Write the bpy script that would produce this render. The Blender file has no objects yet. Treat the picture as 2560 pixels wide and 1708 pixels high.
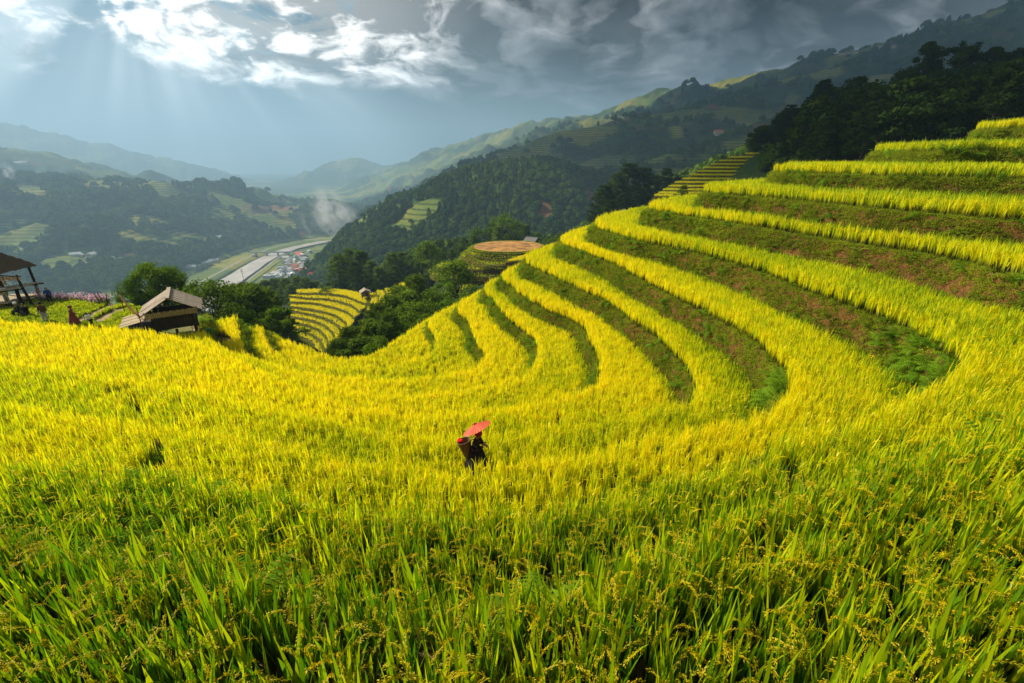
import bpy, bmesh, math, random
import numpy as np
from mathutils import Vector, Matrix

random.seed(7)
rng = np.random.default_rng(7)
SC = bpy.context.scene
COL = SC.collection
R = math.radians

# ------------------------------------------------------------------ camera
FPX, CX, CY = 1138.0, 1280.0, 854.0          # focal length in photo pixels (2560 wide), centre
PITCH = R(21.6)
cam_d = bpy.data.cameras.new("camera")
cam_d.sensor_width = 36.0
cam_d.lens = 36.0 * FPX / 2560.0
cam_d.clip_start = 0.05
cam_d.clip_end = 60000
cam = bpy.data.objects.new("camera", cam_d)
COL.objects.link(cam)
cam.location = (0, 0, 0)
cam.rotation_euler = (math.pi / 2 - PITCH, 0, 0)
SC.camera = cam
CP, SP = math.cos(PITCH), math.sin(PITCH)

# ------------------------------------------------------------------ sun and sky
SUN_AZ, SUN_EL = R(-70), R(37)               # azimuth from +Y towards +X, elevation
SUN_DIR = Vector((math.sin(SUN_AZ) * math.cos(SUN_EL), math.cos(SUN_AZ) * math.cos(SUN_EL), math.sin(SUN_EL)))
sun_d = bpy.data.lights.new("sun", 'SUN')
sun_d.energy = 5.0
sun_d.angle = R(0.6)
sun_d.color = (1.0, 0.91, 0.74)
sun = bpy.data.objects.new("sun", sun_d)
COL.objects.link(sun)
sun.rotation_euler = SUN_DIR.to_track_quat('Z', 'Y').to_euler()

W = bpy.data.worlds.new("World")
SC.world = W
W.use_nodes = True
W.cycles.sampling_method = 'MANUAL'
W.cycles.sample_map_resolution = 512


class NT:
    """small node-tree helper"""
    def __init__(s, tree):
        s.t = tree
        s.n = tree.nodes
        s.l = tree.links
    def new(s, typ, **kw):
        nd = s.n.new(typ)
        for k, v in kw.items():
            setattr(nd, k, v)
        return nd
    def put(s, sock, v):
        if isinstance(v, bpy.types.NodeSocket):
            s.l.new(v, sock)
        else:
            if hasattr(sock.default_value, '__len__') and not hasattr(v, '__len__'):
                v = (v,) * len(sock.default_value)
            if hasattr(sock.default_value, '__len__') and len(sock.default_value) == 4 and len(v) == 3:
                v = tuple(v) + (1,)
            sock.default_value = v
    def m(s, op, a, b=0.0, c=0.0, clamp=False):
        nd = s.new('ShaderNodeMath', operation=op, use_clamp=clamp)
        s.put(nd.inputs[0], a); s.put(nd.inputs[1], b); s.put(nd.inputs[2], c)
        return nd.outputs[0]
    def vm(s, op, a, b=(0, 0, 0), sc=None):
        nd = s.new('ShaderNodeVectorMath', operation=op)
        s.put(nd.inputs[0], a); s.put(nd.inputs[1], b)
        if sc is not None: s.put(nd.inputs['Scale'], sc)
        return nd.outputs['Value'] if op in ('DOT_PRODUCT', 'LENGTH', 'DISTANCE') else nd.outputs[0]
    def rng(s, v, a, b, c=0.0, d=1.0, smooth=True):
        nd = s.new('ShaderNodeMapRange', interpolation_type='SMOOTHSTEP' if smooth else 'LINEAR')
        for i, q in enumerate((v, a, b, c, d)): s.put(nd.inputs[i], q)
        return nd.outputs[0]
    def noise(s, vec, scale, detail=4, rough=.55, dist=0.0, dim='3D', lac=2.0):
        nd = s.new('ShaderNodeTexNoise', noise_dimensions=dim)
        if vec is not None: s.l.new(vec, nd.inputs['Vector'])
        s.put(nd.inputs['Scale'], scale); s.put(nd.inputs['Detail'], detail)
        s.put(nd.inputs['Roughness'], rough); s.put(nd.inputs['Distortion'], dist); s.put(nd.inputs['Lacunarity'], lac)
        return nd.outputs['Fac']
    def mix(s, f, a, b, mode='MIX'):
        nd = s.new('ShaderNodeMix', data_type='RGBA', blend_type=mode)
        s.put(nd.inputs[0], f); s.put(nd.inputs[6], a); s.put(nd.inputs[7], b)
        return nd.outputs[2]
    def attr(s, name, typ='GEOMETRY'):
        return s.new('ShaderNodeAttribute', attribute_name=name, attribute_type=typ)


# world: Nishita sky behind a broken deck of cloud, lit from the sun's side
w = NT(W.node_tree)
w.n.clear()
wout = w.new('ShaderNodeOutputWorld')
bg = w.new('ShaderNodeBackground')
sky = w.new('ShaderNodeTexSky', sky_type='NISHITA')
sky.sun_disc = False
sky.sun_elevation = SUN_EL
sky.sun_rotation = SUN_AZ
sky.altitude = 900
tc = w.new('ShaderNodeTexCoord')
D = w.vm('NORMALIZE', tc.outputs['Generated'])
sep = w.new('ShaderNodeSeparateXYZ'); w.l.new(D, sep.inputs[0])
up = w.m('MAXIMUM', sep.outputs['Z'], 0.0)
# cloud-layer coordinates (flattened towards the horizon)
den = w.m('ADD', up, 0.30)
cv = w.new('ShaderNodeCombineXYZ')
w.put(cv.inputs[0], w.m('DIVIDE', sep.outputs['X'], den))
w.put(cv.inputs[1], w.m('DIVIDE', sep.outputs['Y'], den))
cvv = cv.outputs[0]
wx = w.new('ShaderNodeTexNoise'); w.l.new(cvv, wx.inputs['Vector']); wx.inputs['Scale'].default_value = 1.9; wx.inputs['Detail'].default_value = 3
cvw = w.vm('ADD', cvv, w.vm('SCALE', w.vm('SUBTRACT', wx.outputs['Color'], (.5, .5, .5)), sc=.45))
n1 = w.noise(cvw, 1.75, 8, .58, 0.0)
n2 = w.noise(w.vm('ADD', cvw, (7.3, 2.1, 4.0)), 4.8, 8, .60, 0.0)
n3 = w.noise(w.vm('ADD', cvv, (1.3, 9.1, 2.0)), 0.75, 3, .5, .2)
sund = w.vm('DOT_PRODUCT', D, tuple(SUN_DIR))
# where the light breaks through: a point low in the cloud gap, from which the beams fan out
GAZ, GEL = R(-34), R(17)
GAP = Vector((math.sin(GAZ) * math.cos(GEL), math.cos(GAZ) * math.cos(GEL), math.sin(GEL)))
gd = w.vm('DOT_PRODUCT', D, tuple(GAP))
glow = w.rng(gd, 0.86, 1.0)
# cover: a deck that thickens away from the gap; its base is ragged towards the horizon
right = w.rng(sep.outputs['X'], -0.50, 0.20)
puff = w.m('SUBTRACT', 1.0, w.m('MULTIPLY', w.m('ABSOLUTE', w.m('SUBTRACT', n2, .5)), 3.2))
thick = w.m('ADD', w.m('ADD', w.m('MULTIPLY', n1, .80), w.m('MULTIPLY', puff, .13)), w.m('MULTIPLY', right, 0.17))
base_el = w.m('SUBTRACT', 0.150, w.m('MULTIPLY', right, 0.075))
high = w.rng(w.m('ADD', sep.outputs['Z'], w.m('MULTIPLY', w.m('SUBTRACT', n1, .5), .34)), w.m('SUBTRACT', base_el, .035), w.m('ADD', base_el, .05))
cover = w.m('MULTIPLY', w.rng(thick, 0.44, 0.52), high, clamp=True)
dark = w.rng(w.m('ADD', thick, w.m('MULTIPLY', w.m('SUBTRACT', n3, .5), .75)), 0.54, 0.86)
lum = w.m('MULTIPLY', w.rng(gd, .85, .99), w.rng(w.m('ADD', sep.outputs['Z'], w.m('MULTIPLY', w.m('SUBTRACT', n2, .5), .25)), .08, .20))
cl_lit = w.mix(lum, (0.42, 0.435, 0.445, 1), (2.0, 1.96, 1.88, 1))
cl_dark = w.mix(lum, (0.085, 0.097, 0.108, 1), (0.85, 0.90, 0.95, 1))
cl = w.mix(dark, cl_lit, cl_dark)
# relief: the side of each lump that faces the light is brighter
nS = w.noise(w.vm('ADD', cvw, (-.09, .06, .06)), 1.75, 8, .58, 0.0)
nF = w.noise(w.vm('ADD', cvw, (7.24, 2.14, 4.03)), 4.8, 8, .60, 0.0)
emb = w.m('ADD', w.m('MULTIPLY', w.m('SUBTRACT', n1, nS), 11.0), w.m('MULTIPLY', w.m('SUBTRACT', n2, nF), 4.5))
cl = w.mix(1.0, cl, w.m('MAXIMUM', .30, w.m('MINIMUM', 2.6, w.m('ADD', 1.0, emb))), 'MULTIPLY')
# clear part: hazy blue air + the Nishita sky
skyc = w.mix(1.0, sky.outputs[0], (0.07, 0.07, 0.07, 1), 'MULTIPLY')
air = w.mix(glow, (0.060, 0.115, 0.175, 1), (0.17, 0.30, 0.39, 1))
air = w.mix(w.rng(sep.outputs['X'], -0.40, 0.08), air, (0.022, 0.040, 0.060, 1))
skyc = w.mix(0.85, skyc, air)
# beams: light streaks painted into the sky colour, fanning out below the gap
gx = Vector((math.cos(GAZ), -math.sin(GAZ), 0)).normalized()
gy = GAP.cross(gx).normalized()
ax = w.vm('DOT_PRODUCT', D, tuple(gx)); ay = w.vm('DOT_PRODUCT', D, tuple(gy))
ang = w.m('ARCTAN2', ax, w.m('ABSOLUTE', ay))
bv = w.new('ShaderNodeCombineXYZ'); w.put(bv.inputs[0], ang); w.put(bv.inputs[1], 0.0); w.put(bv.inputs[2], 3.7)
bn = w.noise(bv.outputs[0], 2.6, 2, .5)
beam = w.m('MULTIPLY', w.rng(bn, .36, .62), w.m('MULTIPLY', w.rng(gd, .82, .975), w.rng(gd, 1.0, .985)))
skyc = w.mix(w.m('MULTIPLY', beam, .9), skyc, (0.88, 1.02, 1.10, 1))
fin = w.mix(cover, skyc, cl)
# light coming up from below the horizon stays dim ground colour
fin = w.mix(w.rng(sep.outputs['Z'], -0.12, -0.02), (0.05, 0.06, 0.03, 1), fin)
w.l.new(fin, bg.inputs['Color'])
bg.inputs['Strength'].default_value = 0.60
w.l.new(bg.outputs[0], wout.inputs[0])

SC.view_settings.view_transform = 'Standard'
SC.view_settings.look = 'None'
SC.view_settings.gamma = 1.0
SC.view_settings.exposure = 0.8
SC.view_settings.use_curve_mapping = False
cy = SC.cycles
cy.max_bounces = 5; cy.diffuse_bounces = 3; cy.glossy_bounces = 2; cy.transmission_bounces = 4
cy.transparent_max_bounces = 8; cy.volume_bounces = 1
cy.use_denoising = True
cy.denoiser = 'OPENIMAGEDENOISE'
cy.sample_clamp_indirect = 4.0

# ------------------------------------------------------------------ helpers
def ray(px, py):
    rx, ru = (px - CX) / FPX, (CY - py) / FPX
    return np.array([rx, CP + ru * SP, ru * CP - SP])

def pz(px, py, z):                      # photo pixel on the horizontal plane z -> plan point
    d = ray(px, py)
    k = z / d[2]
    return (d[0] * k, d[1] * k)

def pd(px, py, depth):                  # photo pixel at a depth along the view axis -> 3-D point
    d = ray(px, py) * depth
    return Vector(d)

def _h(ix, iy, seed):
    h = (ix.astype(np.int64) * 374761393 + iy.astype(np.int64) * 668265263 + seed * 974711) & 0x7fffffff
    h = ((h ^ (h >> 13)) * 1274126177) & 0x7fffffff
    h = h ^ (h >> 16)
    return (h & 0xffff) / 65535.0

def vnoise(x, y, seed=0):
    x = np.asarray(x, float); y = np.asarray(y, float)
    ix, iy = np.floor(x), np.floor(y)
    fx, fy = x - ix, y - iy
    fx = fx * fx * (3 - 2 * fx); fy = fy * fy * (3 - 2 * fy)
    a = _h(ix, iy, seed); b = _h(ix + 1, iy, seed); c = _h(ix, iy + 1, seed); d = _h(ix + 1, iy + 1, seed)
    return (a + (b - a) * fx) * (1 - fy) + (c + (d - c) * fx) * fy

def fbm(x, y, seed=0, octv=4, gain=.5):
    s = 0; amp = 1; tot = 0
    x = np.asarray(x, float); y = np.asarray(y, float)
    for i in range(octv):
        s = s + amp * vnoise(x, y, seed + 31 * i); tot += amp
        x = x * 2.03 + 17.1; y = y * 2.03 + 5.7; amp *= gain
    return s / tot

def sstep(a, b, v):
    t = np.clip((v - a) / (b - a), 0, 1)
    return t * t * (3 - 2 * t)

class MB:
    """collects vertices and faces; build() links them as one mesh object"""
    def __init__(s):
        s.v = []; s.f = []; s.mi = []
    def add(s, vs, fs, mi=0):
        o = len(s.v)
        s.v.extend([tuple(p) for p in vs])
        s.f.extend([tuple(i + o for i in f) for f in fs]); s.mi.extend([mi] * len(fs))
        return s
    def box(s, c, size, rot=None, mi=0, taper=1.0):
        hx, hy, hz = [q / 2 for q in size]
        vs = [Vector((x * hx * (taper if z > 0 else 1), y * hy * (taper if z > 0 else 1), z * hz)) for z in (-1, 1) for y in (-1, 1) for x in (-1, 1)]
        if rot is not None: vs = [rot @ p for p in vs]
        c = Vector(c)
        s.add([p + c for p in vs], [(0, 2, 3, 1), (4, 5, 7, 6), (0, 1, 5, 4), (1, 3, 7, 5), (3, 2, 6, 7), (2, 0, 4, 6)], mi)
        return s
    def bar(s, a, b, wd, th, upv=(0, 0, 1), mi=0):       # rectangular bar from a to b
        a, b = Vector(a), Vector(b); d = (b - a); L = d.length; d.normalize()
        u = Vector(upv); sd = d.cross(u)
        if sd.length < 1e-4: sd = d.cross(Vector((1, 0, 0)))
        sd.normalize(); u = sd.cross(d)
        rot = Matrix((sd, d, u)).transposed()
        return s.box((a + b) / 2, (wd, L, th), rot, mi)
    def tube(s, pts, rad, n=8, mi=0, caps=True):
        pts = [Vector(p) for p in pts]
        if not hasattr(rad, '__len__'): rad = [rad] * len(pts)
        o = len(s.v); ref = None
        for i, p in enumerate(pts):
            d = (pts[min(i + 1, len(pts) - 1)] - pts[max(i - 1, 0)]).normalized()
            if ref is None:
                ref = d.orthogonal().normalized()
            ref = (ref - d * ref.dot(d)).normalized(); q = d.cross(ref)
            for k in range(n):
                a = 2 * math.pi * k / n
                s.v.append(tuple(p + (ref * math.cos(a) + q * math.sin(a)) * rad[i]))
        for i in range(len(pts) - 1):
            for k in range(n):
                s.f.append((o + i * n + k, o + i * n + (k + 1) % n, o + (i + 1) * n + (k + 1) % n, o + (i + 1) * n + k)); s.mi.append(mi)
        if caps:
            s.f.append(tuple(o + k for k in reversed(range(n)))); s.mi.append(mi)
            e = o + (len(pts) - 1) * n
            s.f.append(tuple(e + k for k in range(n))); s.mi.append(mi)
        return s
    def lathe(s, prof, n=16, c=(0, 0, 0), rot=None, mi=0):
        o = len(s.v); c = Vector(c)
        for r, z in prof:
            for k in range(n):
                a = 2 * math.pi * k / n
                p = Vector((r * math.cos(a), r * math.sin(a), z))
                if rot is not None: p = rot @ p
                s.v.append(tuple(p + c))
        for i in range(len(prof) - 1):
            for k in range(n):
                s.f.append((o + i * n + k, o + i * n + (k + 1) % n, o + (i + 1) * n + (k + 1) % n, o + (i + 1) * n + k)); s.mi.append(mi)
        return s
    def mesh(s, name, mats=None, smooth=False):
        me = bpy.data.meshes.new(name)
        me.from_pydata(s.v, [], s.f)
        if mats:
            for m_ in (mats if isinstance(mats, (list, tuple)) else [mats]): me.materials.append(m_)
            if len(me.materials) > 1: me.polygons.foreach_set('material_index', s.mi)
        if smooth: me.polygons.foreach_set('use_smooth', [True] * len(me.polygons))
        me.update()
        return me
    def build(s, name, mats=None, parent=None, loc=None, smooth=False, rot=None):
        return link(name, s.mesh(name, mats, smooth), parent, loc, rot)

def link(name, me, parent=None, loc=None, rot=None):
    o = bpy.data.objects.new(name, me)
    COL.objects.link(o)
    if parent is not None: o.parent = parent
    if loc is not None: o.location = loc
    if rot is not None: o.rotation_euler = rot
    return o

def empty(name, loc=(0, 0, 0), rz=0.0, scale=None):
    o = bpy.data.objects.new(name, None)
    COL.objects.link(o)
    o.location = loc; o.rotation_euler = (0, 0, rz)
    if scale: o.scale = (scale,) * 3
    o.empty_display_size = .2
    return o

def tag(o, label=None, cat=None, group=None, kind=None):
    if label: o['label'] = label
    if cat: o['category'] = cat
    if group: o['group'] = group
    if kind: o['kind'] = kind
    return o

def copy_tree(o, parent=None):
    c = o.copy(); COL.objects.link(c); c.parent = parent
    for ch in o.children: copy_tree(ch, c)
    return c

MATS = {}
def mat(name, col, rough=.8, var=0.0, scale=8.0, bump=0.0, col2=None, spec=.3, stretch=(1, 1, 1), coord='Object', metal=0.0):
    """principled material whose colour wanders between col and col2 with noise"""
    if name in MATS: return MATS[name]
    M = bpy.data.materials.new(name); M.use_nodes = True
    t = NT(M.node_tree); b = t.n['Principled BSDF']
    b.inputs['Roughness'].default_value = rough
    b.inputs['Specular IOR Level'].default_value = spec
    b.inputs['Metallic'].default_value = metal
    tcn = t.new('ShaderNodeTexCoord')
    v = t.vm('MULTIPLY', tcn.outputs[coord], stretch)
    if col2 is None: col2 = tuple(c * (1 - var) for c in col)
    n = t.noise(v, scale, 5, .6)
    f = t.rng(n, .3, .7)
    t.l.new(t.mix(f, col, col2), b.inputs['Base Color'])
    if bump:
        bp = t.new('ShaderNodeBump'); bp.inputs['Strength'].default_value = bump; bp.inputs['Distance'].default_value = .02
        t.l.new(t.noise(v, scale * 3, 4, .6), bp.inputs['Height']); t.l.new(bp.outputs[0], b.inputs['Normal'])
    MATS[name] = M
    return M

def leafmat(name, cols, trans=.45, rough=.6, tint=True, gloss=.08):
    """foliage: diffuse + translucent; colour from the instance's 'tint' and the vertex attribute 'pc'"""
    M = bpy.data.materials.new(name); M.use_nodes = True
    t = NT(M.node_tree); t.n.clear()
    out = t.new('ShaderNodeOutputMaterial')
    a = t.attr('tint', 'INSTANCER').outputs['Fac'] if tint else None
    pc = t.attr('pc'); sp_ = t.new('ShaderNodeSeparateXYZ'); t.l.new(pc.outputs['Vector'], sp_.inputs[0])
    typ, hgt, rnd = sp_.outputs
    base = t.m('ADD', a, t.m('MULTIPLY', t.m('SUBTRACT', rnd, .5), .55)) if tint else t.m('ADD', t.m('MULTIPLY', rnd, .72), t.m('MULTIPLY', t.new('ShaderNodeObjectInfo').outputs['Random'], .28))
    ramp = t.new('ShaderNodeValToRGB')
    el = ramp.color_ramp.elements
    ncol = len(cols['leaf'])
    for i, c in enumerate(cols['leaf']):
        e = el[i] if i < 2 else el.new(1.0)
        e.position = i / (ncol - 1); e.color = c + (1,)
    t.l.new(base, ramp.inputs[0])
    c = ramp.outputs[0]
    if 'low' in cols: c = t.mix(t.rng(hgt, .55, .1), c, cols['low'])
    if 'ear' in cols: c = t.mix(typ, c, t.mix(t.rng(base, .1, .9), cols['ear'][0], cols['ear'][1]))
    d = t.new('ShaderNodeBsdfDiffuse'); tr = t.new('ShaderNodeBsdfTranslucent'); g = t.new('ShaderNodeBsdfGlossy')
    g.inputs['Roughness'].default_value = rough - .15
    t.l.new(c, d.inputs[0]); t.l.new(c, tr.inputs[0]); t.put(g.inputs[0], (1, 1, .9, 1))
    mx = t.new('ShaderNodeMixShader'); mx.inputs[0].default_value = trans
    t.l.new(d.outputs[0], mx.inputs[1]); t.l.new(tr.outputs[0], mx.inputs[2])
    m2 = t.new('ShaderNodeMixShader'); m2.inputs[0].default_value = gloss
    t.l.new(mx.outputs[0], m2.inputs[1]); t.l.new(g.outputs[0], m2.inputs[2])
    t.l.new(m2.outputs[0], out.inputs[0])
    return M

# geometry-node scatter for what nobody could count (rice, weeds, far wood)
def scatter_group(coll):
    g = bpy.data.node_groups.new("scatter_" + coll.name, 'GeometryNodeTree')
    g.interface.new_socket("Geometry", in_out='INPUT', socket_type='NodeSocketGeometry')
    g.interface.new_socket("Geometry", in_out='OUTPUT', socket_type='NodeSocketGeometry')
    n, l = g.nodes, g.links
    gi, go = n.new('NodeGroupInput'), n.new('NodeGroupOutput')
    ci = n.new('GeometryNodeCollectionInfo'); ci.inputs['Collection'].default_value = coll
    ci.inputs['Separate Children'].default_value = True; ci.inputs['Reset Children'].default_value = True
    ip = n.new('GeometryNodeInstanceOnPoints'); ip.inputs['Pick Instance'].default_value = True
    def na(name, typ):
        q = n.new('GeometryNodeInputNamedAttribute'); q.data_type = typ; q.inputs[0].default_value = name
        return q.outputs[0]
    l.new(gi.outputs[0], ip.inputs['Points']); l.new(ci.outputs[0], ip.inputs['Instance'])
    l.new(na('idx', 'INT'), ip.inputs['Instance Index'])
    er = n.new('FunctionNodeEulerToRotation'); l.new(na('rot', 'FLOAT_VECTOR'), er.inputs[0])
    l.new(er.outputs[0], ip.inputs['Rotation']); l.new(na('scl', 'FLOAT_VECTOR'), ip.inputs['Scale'])
    l.new(ip.outputs[0], go.inputs[0])
    return g

def scatter(name, group, P, idx, rot, scl, tint):
    n = len(P)
    me = bpy.data.meshes.new(name)
    me.vertices.add(n)
    me.vertices.foreach_set('co', np.asarray(P, np.float32).ravel())
    me.attributes.new('idx', 'INT', 'POINT').data.foreach_set('value', np.asarray(idx, np.int32))
    me.attributes.new('rot', 'FLOAT_VECTOR', 'POINT').data.foreach_set('vector', np.asarray(rot, np.float32).ravel())
    scl = np.asarray(scl, np.float32)
    if scl.ndim == 1: scl = np.stack([scl] * 3, 1)
    me.attributes.new('scl', 'FLOAT_VECTOR', 'POINT').data.foreach_set('vector', scl.ravel())
    me.attributes.new('tint', 'FLOAT', 'POINT').data.foreach_set('value', np.asarray(tint, np.float32))
    o = link(name, me)
    md = o.modifiers.new('scatter', 'NODES'); md.node_group = group
    o['kind'] = 'stuff'
    return o

def set_pc(me, arr):
    me.attributes.new('pc', 'FLOAT_VECTOR', 'POINT').data.foreach_set('vector', np.asarray(arr, np.float32).ravel())
# ================================================================== the terraced bowl
# every edge lies on one level: the pixel and the level give its place in plan
ZL = {1: 2.0, 2: .45, 3: -.9, 4: -2.2, 5: -3.6, 6: -5.2, 7: -6.8, 8: -8.3, 9: -9.7, 10: -10.9, 11: -12.0, 12: -13.1, 13: -14.2}
RICE_H = .78
RIGHT = {   # photo pixels, from the nose of the spur to where the bank turns out of sight
 1: [(2445, 331), (2500, 328), (2560, 326)],
 2: [(2192, 387), (2356, 384), (2560, 383)],
 3: [(1948, 438), (2223, 447), (2560, 455)],
 4: [(1764, 490), (1917, 501), (2070, 517), (2274, 537), (2560, 560)],
 5: [(1626, 532), (1764, 555), (1968, 588), (2172, 621), (2356, 652), (2560, 703)],
 6: [(1501, 579), (1560, 601), (1713, 632), (1866, 675), (1999, 729), (2121, 774), (2223, 815), (2300, 856), (2356, 892), (2374, 927), (2361, 958), (2315, 999), (2239, 1035)],
 7: [(1430, 626), (1513, 658), (1560, 685), (1662, 739), (1764, 790), (1866, 851), (1917, 897), (1955, 958), (1948, 999), (1917, 1035), (1887, 1055)],
 8: [(1335, 678), (1426, 721), (1513, 761), (1560, 795), (1637, 851), (1703, 917), (1733, 973), (1713, 1014), (1682, 1040)],
 9: [(1276, 721), (1300, 745), (1355, 777), (1415, 800), (1454, 824), (1478, 868), (1498, 923), (1492, 962), (1466, 994)],
 10: [(1229, 753), (1245, 777), (1276, 812), (1324, 848), (1341, 879), (1341, 919), (1324, 947), (1302, 964)],
 11: [(1158, 804), (1175, 828), (1185, 864), (1211, 899), (1201, 923), (1173, 943)],
 12: [(1086, 844), (1092, 868), (1078, 891), (1061, 903)],
}
RIGHT_XY = {   # the spur's top terraces run on to the right of the frame
 1: [(36, 26), (42, 18)], 2: [(33, 22), (36, 14)], 3: [(27, 16), (27, 10)], 4: [(23, 13), (18, 7)], 5: [(17.6, 11.5), (13, 8), (7.6, 5.6)],
 6: [], 7: [], 8: [], 9: [], 10: [], 11: [], 12: []}
NEAR = {    # on the camera's own slope (pixel of the hidden bank edge), or plan points
 5: [(1250, 1520)], 6: [(1700, 1230), (1150, 1330)], 7: [(1500, 1150), (1050, 1200)], 8: [(1400, 1095), (1000, 1115)],
 9: [(1250, 1050), (960, 1060)], 10: [(1140, 1000), (920, 1010)], 11: [(1060, 965), (900, 968)], 12: [(980, 930), (880, 935)]}
NEAR_XY = {1: [(30, -6), (8, -9)], 2: [(24, -1), (8, -6)], 3: [(18, 2), (8, -2.2)], 4: [(10, 2.4), (0, .6)]}
LEFT = {
 5: [(500, 1420), (0, 1380)], 6: [(500, 1240), (0, 1180)], 7: [(500, 1110), (0, 1040)], 8: [(500, 1010), (0, 930)],
 9: [(780, 1010), (640, 945), (545, 897), (441, 860), (328, 843), (150, 832), (0, 820)],
 10: [(720, 952), (610, 915), (545, 880), (516, 840), (512, 800)],
 11: [(760, 950), (665, 925), (622, 905), (606, 868), (598, 815)],
 12: [(800, 930), (730, 915), (690, 893), (676, 866), (668, 842)]}
LEFT_XY = {1: [(-10, -9), (-30, -6)], 2: [(-10, -6), (-30, -4)], 3: [(-10, -2.4), (-30, -1)], 4: [(-10, .7), (-20, 2.4), (-34, 4)], 5: [(-14, 5.8), (-34, 9)], 6: [(-18, 9.8), (-36, 14)],
 7: [(-24, 14.6), (-40, 19)], 8: [(-30, 20.5), (-46, 25)], 9: [(-40, 29.5), (-50, 33)]}
E13 = [(-2, 50), (-7, 42), (-9.2, 36), (-10.2, 32.2), (-12, 31.4), (-13.9, 31.9), (-15.6, 33.0), (-18, 34.6), (-20.0, 35.9), (-20.8, 36.6)]

def catmull(pts, n):
    P = np.array(pts, float)
    if len(P) < 3:
        t = np.linspace(0, 1, n)[:, None]
        return P[0] * (1 - t) + P[-1] * t
    Q = np.vstack([2 * P[0] - P[1], P, 2 * P[-1] - P[-2]])
    out = []
    for i in range(1, len(Q) - 2):
        t = np.linspace(0, 1, 24, endpoint=False)[:, None]
        p0, p1, p2, p3 = Q[i - 1], Q[i], Q[i + 1], Q[i + 2]
        out.append(.5 * (2 * p1 + (p2 - p0) * t + (2 * p0 - 5 * p1 + 4 * p2 - p3) * t ** 2 + (3 * p1 - p0 - 3 * p2 + p3) * t ** 3))
    out = np.vstack(out + [P[-1:]])
    return resample(out, n)

def resample(P, n):
    d = np.r_[0, np.cumsum(np.linalg.norm(np.diff(P, axis=0), axis=1))]
    t = np.linspace(0, d[-1], n)
    return np.stack([np.interp(t, d, P[:, i]) for i in range(P.shape[1])], 1)

NR, NN, NL = 260, 120, 140
CONT = {}
for k in range(1, 13):
    z = ZL[k]
    r = [pz(x, y, z) for x, y in RIGHT[k]]
    n0 = np.array(r[0])
    beyond = [tuple(n0 + q) for q in ((5.5, 15), (1.5, 8.5), (-.55, 4.2), (-.75, 1.6))]
    if k <= 6:      # the upper noses turn away along the line of sight
        u = n0 / np.linalg.norm(n0); pr = np.array([u[1], -u[0]])
        fade = {6: .5}.get(k, 1.0)
        b2 = [n0 + u * s_ + pr * p_ for s_, p_ in ((15, 6), (9, 2.2), (4.4, .45), (1.7, -.05))]
        beyond = [tuple(np.array(a) * (1 - fade) + c * fade) for a, c in zip(beyond, b2)]
    seg_r = beyond + r + RIGHT_XY[k]
    nr = [pz(x, y, z) for x, y in NEAR.get(k, [])] + NEAR_XY.get(k, [])
    lf = [pz(x, y, z) for x, y in LEFT.get(k, [])] + LEFT_XY.get(k, [])
    if k >= 10:
        e = np.array(lf[-1]); lf += [tuple(e + (-.2, .5)), tuple(e + (-.5, 1.0))]
    full = catmull(seg_r + nr + lf, 3000)
    # split at the riser end and at the near bottom so that levels match up
    iA = np.argmin(np.linalg.norm(full - np.array(seg_r[-1]), axis=1))
    iB = np.argmin(np.linalg.norm(full - np.array(nr[-1]), axis=1))
    c = np.vstack([resample(full[:iA + 1], NR), resample(full[iA:iB + 1], NN)[1:], resample(full[iB:], NL)[1:]])
    CONT[k] = c
f13 = catmull(E13, 3000)
iA, iB = 1500, 1600
CONT[13] = np.vstack([resample(f13[:1250], NR), resample(f13[1249:1700], NN)[1:], resample(f13[1699:], NL)[1:]])
NT_ = NR + NN + NL - 2

def normals2d(c):
    t = np.gradient(c, axis=0); t /= np.linalg.norm(t, axis=1)[:, None] + 1e-9
    return np.stack([-t[:, 1], t[:, 0]], 1)

# contours run right -> near -> left; downhill is then to the right-hand side of travel
def wob(c, seed, amp=.12, sc=.7):
    nn = normals2d(c)
    return c + nn * ((fbm(c[:, 0] * sc, c[:, 1] * sc, seed, 3) - .5) * 2 * amp)[:, None]

EDGE, FOOT = {}, {}
for k in range(1, 14):
    c = wob(CONT[k], k, .16)
    EDGE[k] = c
    nn = normals2d(c)
    dz = (ZL[k] - ZL[k + 1]) if k < 13 else 1.2
    batter = .30 * dz
    # downhill side: towards the next lower contour
    ref = CONT[k + 1] if k < 13 else np.array([(-12., 60.)] * len(c))
    if k < 13:
        i = NR // 2
        dvec = ref[np.argmin(np.linalg.norm(ref - c[i], axis=1))] - c[i]
        sgn = 1 if np.dot(nn[i], dvec) > 0 else -1
    FOOT[k] = c + nn * sgn * batter
DOWNSGN = sgn

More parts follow.
